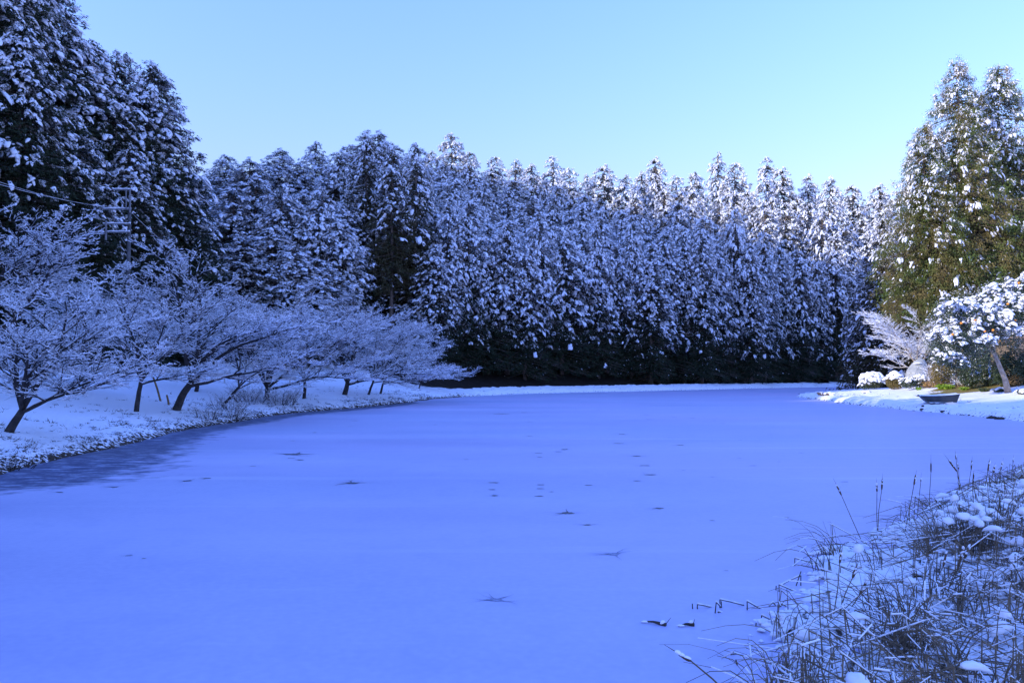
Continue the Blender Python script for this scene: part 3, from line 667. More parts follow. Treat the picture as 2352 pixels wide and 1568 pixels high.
for i, (px, py, r, h, n, lb) in enumerate([(530, 945, 1.5, 1.1, 34, 'dark bare scrub at the pond edge below the thin leaning tree'), (575, 925, 1.6, 1.3, 38, 'dark bare scrub left of the many-stemmed tree'), (640, 930, 1.8, 1.2, 40, 'dark bare scrub right of the many-stemmed tree'),
                                           (480, 962, 1.0, 0.6, 22, 'low dark scrub on the bank between the double trunk and the ice'), (540, 968, 0.8, 0.9, 16, 'small dark bush overhanging the ice edge'), (30, 1078, 0.9, 0.35, 26, 'low dark grass tuft at the ice edge in the left corner')]):
    twig_bush(700 + i, surf(px, py), r, h, n, lb, grp='dark scrub along the left bank')

# dead grass poking through the snow along the banks
rz_ = np.random.default_rng(640); Pg = []
for (x0, x1, y0, y1, nn, zone) in [(-30, 0, 17, 84, 60000, 0), (26, 62, 38, 92, 30000, 1), (-10, 62, 78, 142, 30000, 2)]:
    q = np.column_stack([rz_.uniform(x0, x1, nn), rz_.uniform(y0, y1, nn)]); hh, dd, a_, b_, c_, d_ = heights(q); w_ = (a_, b_, c_)[zone]
    nz = fbm(q[:, 0] * 0.8, q[:, 1] * 0.8, 71, 3); scale_ = (1.3, 1.0, 0.7)[zone]
    keep = (dd > 0.05) & (dd < 7) & (w_ > 0.6) & (rz_.random(nn) < (np.exp(-dd / scale_) * 0.55 + 0.035 + 0.12 * (zone == 0) * sstep(5, 2, dd)) * sstep(0.40, 0.62, nz))
    Pg.append(np.column_stack([q, hh])[keep])
Pg = np.concatenate(Pg); gi = np.repeat(np.arange(len(Pg)), 6); n = len(gi); g = Geo()
blades(g, Pg[gi] + rz_.normal(0, 0.07, (n, 3)) * [1, 1, 0.1], rz_.normal(0, 0.9, (n, 3)) * [1, 1, 0.3] + [0, 0, 0.35], rz_.uniform(0.05, 0.24, n), rz_.uniform(0.012, 0.035, n), rz_)
o = g.build('grass', M['soil']); tag(o, 'sparse dead grass and litter poking through the snow along the banks', 'grass', kind='stuff')

# two stakes, the guard rail, the utility pole and its wires
for (bx, by), (tx, ty), lb in [((371, 921), (352, 866), 'long slanting wooden stake left of the short one on the snowy slope'), ((389, 931), (383, 907), 'short wooden stake stuck upright in the snow beside the thick double trunk')]:
    b = surf(bx, by); tp = at(tx, ty, b[1] + 0.15); g = Geo()
    tube_path(g, [b - [0, 0, 0.2], b * 0.5 + tp * 0.5, tp], [0.055, 0.055, 0.05], 6)
    g = g; o = g.build('wooden_stake', M['stake']); tag(o, lb, 'stake', 'wooden stakes on the left slope')
e = thing('guard_rail', 'long low guard rail along the road at the top of the left bank', 'guard rail')
rp = [(-60, 52), (150, 54), (307, 56), (395, 58), (485, 60), (580, 63), (680, 67)]
pts = []
for px, Y in rp:
    p = at(px, 850, Y); pts.append(np.array([p[0], Y, hz(p[0], Y)]))
pts = np.array(pts); tt = np.linspace(0, len(pts) - 1, 40); rl = np.column_stack([np.interp(tt, range(len(pts)), pts[:, k]) for k in range(3)])
rl[:, 2] = np.convolve(np.pad(rl[:, 2], 3, 'edge'), np.ones(7) / 7, 'valid')
g = Geo(); prof = [(0.0, 0.40), (-0.05, 0.46), (0.0, 0.54), (0.0, 0.60), (-0.05, 0.68), (0.0, 0.74), (0.03, 0.74), (0.03, 0.40)]
V = []; 
for p in rl:
    for dy, dz in prof: V.append(p + [0, dy, dz])
k = len(prof); fs = [[i * k + j, i * k + (j + 1) % k, (i + 1) * k + (j + 1) % k, (i + 1) * k + j] for i in range(39) for j in range(k)]
g.add(V, fs); g.build('beam', M['rail'], e)
for i in range(0, 40, 2):
    g = Geo(); tube_path(g, [rl[i] + [0, 0.09, -0.3], rl[i] + [0, 0.09, 0.78]], 0.057, 8); g.build('post', M['rail'], e)

PY = 57.0
def pp(dx, dy, off=0.0): return at(dx, dy, PY) + np.array([0, off, 0])
b = surf(290, 866); base = at(289, 850, PY); base[2] = hz(base[0], PY)
pole = thing('utility_pole', 'grey utility pole with four crossarms in front of the big dark conifers', 'utility pole')
g = Geo(); top = pp(298, 478); tube_path(g, [base - [0, 0, 0.5], base * 0.5 + top * 0.5, top], [0.19, 0.15, 0.115], 12); g.build('shaft', M['concrete'], pole, smooth=True)
def arm(p, q, th=0.075, snow=True):
    g = Geo(); c = (p + q) / 2; box(g, c, (abs(q[0] - p[0]), th * 1.3, th * 1.5)); o = g.build('crossarm', M['metal'], pole)
    if snow:
        g = Geo(); n = 14; x = np.linspace(p[0], q[0], n); pts_ = np.column_stack([x, np.full(n, c[1]), np.full(n, c[2] + th * 0.8) + np.random.default_rng(5).normal(0, 0.012, n)])
        tube_path(g, pts_, np.random.default_rng(6).uniform(0.045, 0.07, n), 6); g.build('snow', M['snow'], o, smooth=True)
arm(pp(262, 437, -0.2), pp(306.5, 437, -0.2)); arm(pp(239, 481.5, -0.2), pp(303.5, 481.5, -0.2)); arm(pp(240, 515.5, -0.2), pp(302.5, 515.5, -0.2)); arm(pp(246, 534, -0.2), pp(301, 534, -0.2))
for (x0, y0), (x1, y1), r in [((294, 438), (294, 481), 0.05), ((302.7, 438), (302.7, 490), 0.06), ((248, 509), (248, 553), 0.07), ((282, 486), (295, 510), 0.025), ((282, 547), (293, 563), 0.025)]:
    g = Geo(); tube_path(g, [pp(x0, y0, -0.28), pp(x1, y1, -0.28)], r, 6); g.build('strut', M['metal'], pole)
for dx, yy in [(241, 479.5), (256, 479.5), (271, 479.5), (284, 479.5)]:
    p = pp(dx, yy, -0.2); g = Geo()
    tube_path(g, [p, p + [0, 0, 0.06], p + [0, 0, 0.07], p + [0, 0, 0.14], p + [0, 0, 0.15], p + [0, 0, 0.24]], [0.03, 0.03, 0.09, 0.08, 0.05, 0.07], 8); g.build('insulator', M['porcelain'], pole, smooth=True)
def wire(a, b_, sag, lb, r=0.009, snow=False):
    a = np.array(a); b_ = np.array(b_); t = np.linspace(0, 1, 24)[:, None]; p = a * (1 - t) + b_ * t; p[:, 2] -= sag * 4 * (t[:, 0] * (1 - t[:, 0]))
    e = thing('power_line', lb, 'power line', (0, 0, 0), 0, 'power lines on the utility pole')
    g = Geo(); tube_path(g, p, r, 5); g.build('cable', M['cable'], e)
    if snow:
        g = Geo(); q = p + [0, 0, 0.02]; rr = np.random.default_rng(int(abs(a[0] * 10))).uniform(0.002, 0.017, 24); tube_path(g, q, rr, 5); g.build('snow', M['snow'], e)
wire(pp(263, 436, -0.2), at(-60, 352, 48), 0.5, 'highest power line, running left from the top crossarm')
wire(pp(241, 477, -0.2), at(-60, 398, 46), 0.25, 'snowy power line running left from the outer insulator', 0.010, True)
wire(pp(256, 477, -0.2), at(-60, 406, 47), 0.25, 'snowy lower power line of the pair running left', 0.010, True)
wire(pp(303, 461, 0), at(520, 640, 86), 0.5, 'upper power line descending right behind the bare trees')
wire(pp(303, 490, 0), at(515, 655, 85), 0.5, 'snowy power line descending right from the pole head', 0.010, True)
wire(pp(301, 505, 0), at(500, 690, 84), 0.5, 'lower power line descending right behind the bare trees')

# ------------------------------------------------------------------ the sunlit right bank
def crown(rng, lobes, nleaf, L, Wd, leafm, nsnow, sl_, frost=0.0, top=0.05, fruit=0, shell=0.62, snow_face=None, droop=0.4, clump=0):
    """leaves and snow pads over a set of ellipsoid lobes (centre, radii); returns meshes"""
    vol = np.array([a[1][0] * a[1][1] * a[1][2] for a in lobes]) ** (2 / 3); w = vol / vol.sum(); k = rng.choice(len(lobes), nleaf, p=w)
    Cn = np.array([a[0] for a in lobes], float); Rn = np.array([a[1] for a in lobes], float)
    if clump:
        kc = rng.choice(len(lobes), clump, p=w); dc = norm(rng.normal(0, 1, (clump, 3))); cc = Cn[kc] + dc * Rn[kc] * rng.uniform(shell, 1.05, (clump, 1))
        q = rng.integers(0, clump, nleaf); d = dc[q]; P = cc[q] + rng.normal(0, 1, (nleaf, 3)) * (Rn[kc[q]].mean(1) * 0.13)[:, None]
    else:
        d = norm(rng.normal(0, 1, (nleaf, 3))); P = Cn[k] + d * Rn[k] * rng.uniform(shell, 1.04, (nleaf, 1)) ** 1.0
    g = Geo(); leaves(g, P, norm(d * 0.6 + rng.normal(0, 0.6, (nleaf, 3)) + [0, 0, 0.25]), L * rng.uniform(0.6, 1.3, nleaf), Wd * rng.uniform(0.6, 1.3, nleaf), rng)
    out = [('foliage', g.mesh('foliage', M[leafm]))]
    gs = Geo()
    if nsnow:
        if clump:
            sel = rng.integers(0, clump, nsnow); d2 = dc[sel]; P2 = cc[sel] + rng.normal(0, 1, (nsnow, 3)) * (Rn[kc[sel]].mean(1) * 0.10)[:, None]; k2 = kc[sel]
        else:
            k2 = rng.choice(len(lobes), nsnow, p=w); d2 = norm(rng.normal(0, 1, (nsnow, 3))); P2 = Cn[k2] + d2 * Rn[k2] * rng.uniform(0.9, 1.06, (nsnow, 1))
        m = d2[:, 2] > top + rng.normal(0, 0.12, nsnow)
        if snow_face is not None: m &= (d2 @ np.array(snow_face)) > -0.35
        P2 = P2[m] + [0, 0, L * 0.4]; d2 = d2[m]
        U = norm(np.column_stack([d2[:, 0], d2[:, 1], -0.35 * (1 - d2[:, 2])]) + rng.normal(0, 0.35, (len(d2), 3)) * [1, 1, 0.3])
        z = sl_ * rng.uniform(0.35, 1.0, len(d2)) ** 1.0 * np.where(rng.random(len(d2)) < 0.12, 1.9, 1.0)
        pads(gs, P2, U, z, z * rng.uniform(0.55, 0.85, len(d2)), z * rng.uniform(0.38, 0.6, len(d2)), np.full(len(d2), droop), rng, sub=1, rough=0.12, flat=0.5)
    nf = int(nleaf * frost)
    if nf:
        i = rng.integers(0, nleaf, nf); leaves(gs, P[i] + [0, 0, L * 0.2], norm(rng.normal(0, 0.5, (nf, 3)) + [0, 0, 0.8]), L * rng.uniform(0.5, 1.0, nf), Wd * rng.uniform(0.6, 1.0, nf), rng)
    if gs.n: out.append(('snow', gs.mesh('snow', M['snow'], True)))
    return out
def shrub(seed, name, label, cat, base, lobes, nleaf, L, Wd, leafm, nsnow=0, sl_=0.2, stem=None, grp=None, **kw):
    rng = np.random.default_rng(seed); e = thing(name, label, cat, base, 0, grp)
    for nm, me in crown(rng, lobes, nleaf, L, Wd, leafm, nsnow, sl_, **kw): part(nm, me, e)
    if stem:
        g = Geo(); q = rng.uniform(-0.3, 0.3, (stem, 2)) * np.array(lobes[0][1][:2])
        for a in q: tube_path(g, [[a[0] * 0.3, a[1] * 0.3, -0.1], [a[0] * 0.8 + lobes[0][0][0] * 0.5, a[1], lobes[0][0][2] * 0.5], [a[0] * 1.6 + lobes[0][0][0], a[1] * 1.6 + lobes[0][0][1], lobes[0][0][2]]], [0.05, 0.04, 0.02], 5)
        g.build('stems', M['bark'], e)
    return e
YR = 68.0; K = YR / F                                         # metres in one pixel on that bank
def lob(px, py, rx, ry, base, dy=0.0, ryd=None):
    p = at(px, py, base[1] + dy); kk = p[1] / F
    return (tuple(p - np.array(base)), (rx * kk, (ryd if ryd else rx) * kk, ry * kk))
SUNF = (SUN_DIR[0], SUN_DIR[1], 0.3)
# arching plant, round bushes and clipped bush at the left end
b = surf(2014, 889); shrub(801, 'bush', 'wide arching bush under a thick white snow cap at the water side', 'bush', b, [lob(2000, 856, 34, 16, b), lob(1985, 862, 18, 14, b, -0.3), lob(2022, 852, 20, 14, b, 0.2)], 2600, 0.16, 0.05, 'leaf_olive', 520, 0.22, top=0.0, frost=0.25, grp='snow-capped bushes at the garden edge')
b = surf(2004, 894); shrub(802, 'bush', 'round green bush half buried in snow, nearest the water', 'bush', b, [lob(2004, 875, 26, 19, b), lob(1986, 885, 12, 10, b, -0.2)], 2200, 0.13, 0.06, 'leaf_green', 430, 0.24, top=-0.10, frost=0.12, grp='snow-capped bushes at the garden edge')
b = surf(2056, 894); shrub(803, 'bush', 'clipped olive bush with a smooth thick snow cap', 'bush', b, [lob(2056, 876, 20, 18, b)], 3600, 0.09, 0.05, 'leaf_olive', 260, 0.26, top=0.30, shell=0.9, grp='snow-capped bushes at the garden edge')
b = surf(2108, 893); shrub(804, 'bush', 'low dark evergreen bush with snow on its left side, below the boulder', 'bush', b, [lob(2085, 880, 18, 12, b), lob(2112, 876, 20, 14, b, 0.3)], 2200, 0.15, 0.07, 'leaf_dark', 190, 0.2, top=0.15, frost=0.10, snow_face=(-0.8, -0.2, 0.4), grp='snow-capped bushes at the garden edge')
# grey boulder
rngb = np.random.default_rng(81); b = surf(2106, 884)
tv, tf = ICO[3]; n_ = fbm(tv[:, 0] * 1.6 + 3, tv[:, 1] * 1.6 + tv[:, 2], 4, 4)
V = tv * (0.86 + 0.28 * n_)[:, None] * np.array([27 * K, 22 * K, 40 * K]); V[:, 0] += 0.32 * np.clip(V[:, 2], 0, 9)
p = at(2104, 858, b[1] + 0.4)
e = thing('boulder', 'big smooth grey boulder leaning behind the bare brown twigs', 'boulder', b); g = Geo(); g.add(V + (p - b), tf); g.build('stone', M['rock'], e, smooth=True)
g = Geo(); pads(g, np.array([p - b + [-0.1, -0.6, 1.05], p - b + [0.45, -0.55, 0.45]]), np.array([[1, -0.2, 0.1], [1, 0, -0.2]]), np.array([0.4, 0.5]), np.array([0.25, 0.25]), np.array([0.12, 0.14]), np.array([0.2, 0.3]), rngb, 2); g.build('snow', M['snow'], e, smooth=True)
# bare tree bowed under snow, fanning left
b = surf(2128, 880); e_ = cherry(820, b, 6.6, 6.2, 0.25, math.pi * 0.98, 8, 'small bare tree bowed with heavy snow, fanning left over the dark forest edge', 0.12, 1, 1.6, 1.0, 'bare_tree', 'pale_bark', P=dict(kids=[0, 12, 9, 6, 0]), grp='lone snow-bowed tree')
# brown twigs and dry leaves
for i, (px, py, r, h, n, lb) in enumerate([(2128, 889, 1.0, 1.3, 16, 'bare brown twiggy bush right in front of the grey boulder'), (2155, 885, 1.3, 2.2, 30, 'tall tangle of pale brown twigs between boulder and snowy fruit tree'), (2095, 891, 0.9, 1.0, 18, 'small pale twiggy bush beside the clipped snow-capped bush'), (2215, 888, 0.9, 1.0, 26, 'dry brown grass bush under the fruit tree')]):
    twig_bush(830 + i, surf(px, py), r, h, n, lb, 'pale_twig', 0.45, grp='dry brown bushes on the right bank')
b = surf(2150, 889); shrub(840, 'bush', 'low patch of dry orange brown leaves in front of the twigs', 'bush', b, [lob(2140, 882, 26, 8, b), lob(2172, 880, 16, 8, b, 0.3)], 900, 0.16, 0.09, 'dry_leaf', 25, 0.1)
# olive hedge, bright green clump and small green tufts
b = surf(2182, 887); shrub(841, 'hedge_bush', 'olive conifer bush below the snowy boughs of the fruit tree', 'bush', b, [lob(2165, 852, 26, 34, b), lob(2192, 856, 24, 28, b, 0.3), lob(2150, 862, 14, 22, b, -0.3)], 5200, 0.17, 0.05, 'leaf_olive', 60, 0.18, top=0.45, clump=150)
def tuft(seed, base, r, h, n, label, m='leaf_bright', name='grass_clump', snow=0, grp='green clumps on the right bank', cat='grass clump'):
    rng = np.random.default_rng(seed); a = rng.uniform(0, 6.28, n); q = np.sqrt(rng.random(n)) * r * 0.55; e = thing(name, label, cat, base, 0, grp); g = Geo()
    P = np.column_stack([q * np.cos(a), q * np.sin(a), np.zeros(n)]); D = np.column_stack([np.cos(a) * 0.5, np.sin(a) * 0.5, np.full(n, 1.0)]) + rng.normal(0, 0.25, (n, 3))
    L1 = h * rng.uniform(0.45, 0.8, n); w = rng.uniform(0.02, 0.04, n); D = norm(D); s_ = norm(np.cross(D, rng.normal(0, 1, (n, 3))))
    Mid = P + D * L1[:, None]; D2 = norm(D * [1.5, 1.5, 0.1] + [0, 0, -0.35]); Tip = Mid + D2 * (L1 * 0.8)[:, None]
    V = np.stack([P - s_ * w[:, None], P + s_ * w[:, None], Mid + s_ * w[:, None] * 0.8, Mid - s_ * w[:, None] * 0.8, Tip], 1)
    base_i = (np.arange(n) * 5)[:, None]
    g.add(V.reshape(-1, 3), base_i + np.array([[0, 1, 2, 3]])); o = g.n - 5 * n; g.T.append(base_i + np.array([[3, 2, 4]]) + o); g.tm.append(np.zeros(n, int))
    g.build('leaves', M[m], e)
    if snow:
        g = Geo(); a = rng.uniform(0, 6.28, snow); q = np.sqrt(rng.random(snow)) * r * 0.7
        pads(g, np.column_stack([q * np.cos(a), q * np.sin(a), h * 0.62 * (1.05 - (q / r) ** 2)]), np.column_stack([np.cos(a), np.sin(a), -0.2 + 0 * a]), r * rng.uniform(0.2, 0.36, snow), r * rng.uniform(0.12, 0.22, snow), r * rng.uniform(0.09, 0.15, snow), np.full(snow, 0.4), rng, 2, 0.08)
        g.build('snow', M['snow'], e, smooth=True)
    return e
for i, (px, py, r, h, n, lb, sn, m) in enumerate([(2168, 893, 0.75, 0.62, 260, 'bright green leafy clump on the ground behind the boat', 0, 'leaf_bright'), (2180, 894, 0.55, 0.5, 160, 'bright green clump right of the largest one', 0, 'leaf_bright'), (2110, 896, 0.3, 0.4, 70, 'tiny bright green tuft left of the boat', 0, 'leaf_bright'), (2215, 896, 0.4, 0.4, 90, 'small green tuft in the dry grass right of the boat', 0, 'leaf_bright'),
                                                   (2262, 900, 0.5, 0.45, 130, 'dark green tuft beside the snowy one below the leaning trunk', 0, 'leaf_green'), (2298, 900, 0.75, 0.45, 150, 'green tuft under a lump of snow below the leaning trunk', 12, 'leaf_green'), (2350, 905, 0.7, 0.45, 120, 'snow-covered tuft at the right edge of the picture', 16, 'leaf_green'), (1990, 903, 0.6, 0.3, 60, 'low snow-covered tuft by the water below the round bush', 18, 'leaf_green'),
                                                   (1905, 908, 0.8, 0.3, 60, 'grass tuft buried in snow on the low point of the bank', 20, 'pale_twig'), (1885, 908, 0.5, 0.4, 70, 'dry grass tuft sticking out of the snow at the bank tip', 6, 'pale_twig')]):
    tuft(850 + i, surf(px, py), r, h, n, lb, m, snow=sn)

# fruit tree with leaning trunk, and its neighbours
b = surf(2316, 901); t1 = at(2284, 812, b[1] - 0.2) - b; f1 = at(2255, 780, b[1] - 0.6) - b; f2 = at(2281, 770, b[1] + 0.2) - b
e = thing('fruit_tree', 'leaning fruit tree with orange fruit, its dark leaves loaded with bright snow', 'fruit tree', b)
g = Geo(); tube_path(g, [[0, 0, -0.2], t1 * 0.33 + [0.10, 0, 0], t1 * 0.7 + [0.04, 0, 0], t1], [0.27, 0.19, 0.16, 0.14], 9); tube_path(g, [t1 * 0.96, (t1 + f1) / 2 + [0, 0, 0.05], f1], [0.12, 0.09, 0.06], 7); tube_path(g, [t1 * 0.97, (t1 + f2) / 2, f2], [0.09, 0.075, 0.05], 7)
g.build('trunk', M['pale_bark'], e, smooth=True)
fl = [lob(2262, 745, 62, 46, b), lob(2205, 762, 56, 34, b, -1.2), lob(2172, 785, 44, 30, b, -1.6), lob(2190, 712, 44, 26, b, -0.6), lob(2245, 790, 46, 26, b, -1.3), lob(2318, 715, 52, 40, b, 0.6), lob(2280, 690, 46, 34, b, 1.0), lob(2350, 665, 46, 40, b, 1.2), lob(2225, 720, 40, 28, b, -0.3), lob(2168, 818, 34, 18, b, -1.8), lob(2200, 832, 30, 15, b, -1.6), lob(2340, 770, 50, 30, b, 0.5)]
for nm, me in crown(np.random.default_rng(860), fl, 26000, 0.16, 0.07, 'leaf_dark', 4200, 0.19, frost=0.14, top=-0.05, clump=520, snow_face=(-0.75, -0.65, 0.5)): part(nm, me, e)
rf = np.random.default_rng(861)
for (fx, fy, dy) in [(2262, 761, -2.2), (2281, 758, -2.0), (2272, 773, -2.4), (2296, 782, -1.8), (2208, 742, -3.0), (2315, 698, -1.2), (2340, 650, -0.9), (2240, 735, -2.0), (2332, 735, -1.5), (2188, 768, -3.2)]:
    p = at(fx, fy, b[1] + dy) - b; g = Geo(); tv, tf = ICO[2]; g.add(tv * [0.095, 0.095, 0.088] + p, tf); g.build('fruit', M['orange'], e, smooth=True)
b = surf(2235, 888); b = b + np.array([0, 2.5, 0]); b[2] = hz(b[0], b[1])
shrub(870, 'evergreen_tree', 'grey green small-leaved tree dusted with frost, behind the snowy fruit tree', 'tree', b, [lob(2215, 712, 66, 46, b), lob(2170, 765, 46, 60, b), lob(2275, 690, 60, 42, b), lob(2150, 790, 26, 40, b, -0.6), lob(2205, 820, 60, 50, b)], 15000, 0.16, 0.055, 'leaf_green', 240, 0.17, stem=5, frost=0.35, clump=520)
b = surf(2250, 891); shrub(871, 'evergreen_bush', 'glossy dark evergreen bush under the fruit tree, left of its trunk', 'bush', b, [lob(2252, 850, 40, 36, b, 0.4), lob(2228, 862, 22, 26, b, 0.1), lob(2275, 866, 24, 24, b, 0.2)], 6500, 0.16, 0.075, 'leaf_dark', 10, 0.1, frost=0.05, clump=260, grp='dark evergreens under the fruit tree')
b = surf(2338, 890); b = b + np.array([0, 1.5, 0]); b[2] = hz(b[0], b[1])
shrub(872, 'evergreen_bush', 'glossy dark evergreen bush right of the leaning trunk, at the picture edge', 'bush', b, [lob(2338, 845, 44, 42, b), lob(2385, 840, 44, 46, b), lob(2318, 862, 26, 26, b, 0.4)], 19000, 0.17, 0.08, 'leaf_dark', 6, 0.1, clump=240, grp='dark evergreens under the fruit tree')
b = surf(2322, 893); shrub(873, 'bush', 'low yellow brown leafy bush between the leaning trunk and the dark evergreen', 'bush', b, [lob(2330, 872, 20, 14, b, 1.2)], 700, 0.15, 0.09, 'dry_leaf')

# small hut at the edge
c = at(2372, 790, 84); zg = hz(c[0], 84); hut = thing('hut', 'small brown hut with snow on its low roof, half hidden at the right edge', 'hut', (c[0], 84, zg))
ze = at(2372, 776, 84)[2] - zg; zr = at(2372, 742, 84)[2] - zg; hw = 3.6; hd = 2.4
g = Geo(); box(g, (0, 0, ze / 2 - 0.1), (hw * 1.8, hd * 1.7, ze)); g.build('wall', M['wood_wall'], hut)
for sx in (-1.7, 0.0, 1.7):
    g = Geo(); box(g, (sx, -hd * 0.85 - 0.03, ze / 2), (0.14, 0.1, ze - 0.05)); g.build('post', M['stake'], hut)
g = Geo(); V = [[-hw, -hd, ze - 0.15], [hw, -hd, ze - 0.15], [hw, hd, ze - 0.15], [-hw, hd, ze - 0.15], [-hw * 0.86, 0, zr], [hw * 0.86, 0, zr], [-hw, -hd, ze + 0.12], [hw, -hd, ze + 0.12], [hw, hd, ze + 0.12], [-hw, hd, ze + 0.12]]
g.add(V, [[0, 1, 7, 6], [1, 2, 8, 7], [2, 3, 9, 8], [3, 0, 6, 9], [6, 7, 5, 4], [8, 9, 4, 5], [3, 2, 1, 0]]); o = g.n - 10; g.T.append(np.array([[6, 4, 9], [7, 8, 5]]) + o); g.tm.append(np.zeros(2, int)); g.build('roof', M['thatch'], hut)
g = Geo(); r_ = np.random.default_rng(9); m_ = 170; u = r_.uniform(-1, 1, m_); v = r_.uniform(0.04, 0.98, m_); sgn = r_.choice([-1, 1], m_, p=[0.75, 0.25])
pads(g, np.column_stack([u * hw * (0.96 - 0.1 * v), -sgn * -1 * 0 + (-1) * np.where(sgn < 0, 1, -1) * hd * (1 - v), ze + 0.14 + (zr - ze - 0.12) * v + 0.05]), np.column_stack([r_.normal(0, 1, m_), r_.normal(0, 0.4, m_), 0 * u]), r_.uniform(0.35, 0.7, m_), r_.uniform(0.25, 0.5, m_), r_.uniform(0.12, 0.2, m_), np.full(m_, 0.1), r_, 2, 0.06); g.build('snow', M['snow'], hut, smooth=True)

# the boat
bp_ = surf(2153, 926); BL = 84 * bp_[1] / F
boat = thing('boat', 'small dark punt drawn up on the snowy right bank', 'boat', bp_, math.radians(-4))
ns = 15; hull = Geo(); V = []
for i in range(ns):
    t_ = i / (ns - 1); x = (t_ - 0.5) * BL
    w = 0.62 * (0.42 + 0.58 * math.sin(min(1, t_ * 1.35 + 0.12) * math.pi / 2) ** 0.8) * (1 - 0.12 * max(0, t_ - 0.75) * 4); top = 0.40 + 0.16 * t_ ** 2 + 0.03 * (1 - t_) ** 2
    bot = 0.02 + 0.34 * max(0, 1 - t_ * 4.2) ** 1.5 + 0.02 * max(0, t_ - 0.85); xb = x + 0.20 * max(0, 1 - t_ * 3) - 0.14 * max(0, (t_ - 0.8) * 5)
    V += [[x, -w, top], [xb, -w * 0.74, bot], [xb, w * 0.74, bot], [x, w, top], [x, w - 0.05, top], [xb, w * 0.70, bot + 0.05], [xb, -w * 0.70, bot + 0.05], [x, -w + 0.05, top]]
fs = [[i * 8 + j, i * 8 + (j + 1) % 8, (i + 1) * 8 + (j + 1) % 8, (i + 1) * 8 + j] for i in range(ns - 1) for j in range(8)]
e8 = (ns - 1) * 8; fs += [[0, 1, 2, 3], [7, 4, 5, 6], [e8, e8 + 3, e8 + 2, e8 + 1], [e8 + 7, e8 + 6, e8 + 5, e8 + 4], [0, 3, 4, 7], [e8, e8 + 7, e8 + 4, e8 + 3]]
hull.add(V, fs); hull.build('hull', M['boat'], boat)
V = np.array(V).reshape(ns, 8, 3)
for side in (0, 3):
    g = Geo(); tube_path(g, V[:, side] + [0, 0, 0.015], 0.028, 6); g.build('gunwale', M['boat'], boat)
g = Geo(); r_ = np.random.default_rng(12); gr = []
for i in range(ns):
    wv = V[i, 3, 1] - 0.06
    for j in range(7):
        q = -1 + 2 * j / 6; gr.append([V[i, 0, 0], q * wv, V[i, 0, 2] + 0.0 + 0.10 * (1 - q * q) + r_.normal(0, 0.012)])
g.add(gr, [[i * 7 + j, (i + 1) * 7 + j, (i + 1) * 7 + j + 1, i * 7 + j + 1] for i in range(ns - 1) for j in range(6)]); g.build('snow', M['snow'], boat, smooth=True)

# dark stones along the waterline
def stone(px, py, r, lb, grp, snow=False):
    b = surf(px, py); rs = np.random.default_rng(int(px * 7 + py)); tv, tf = ICO[2]; n_ = fbm(tv[:, 0] * 1.7 + px, tv[:, 1] * 1.7 + tv[:, 2] * 1.3, 8, 3)
    g = Geo(); g.add(tv * (0.7 + 0.6 * n_)[:, None] * np.array([r * 1.4, r, r * 0.62]), tf)
    o = g.build('stone', M['dark_rock'], smooth=False, loc=tuple(b + [0, 0, r * 0.12])); tag(o, lb, 'stone', grp); return o
stone(2278, 961, 0.22, 'largest dark stone at the ice edge on the right bank', 'dark stones at the right waterline'); stone(2296, 963, 0.2, 'dark stone just right of the largest one at the ice edge', 'dark stones at the right waterline')
for px, py in [(1924, 925), (1978, 930), (2118, 944), (2166, 948), (2226, 955), (2120, 935), (2240, 940)]:
    stone(px, py, 0.07 + 0.10 * ((px * 13) % 7) / 7, 'small dark stone lying in the snow along the right waterline', 'dark stones at the right waterline')

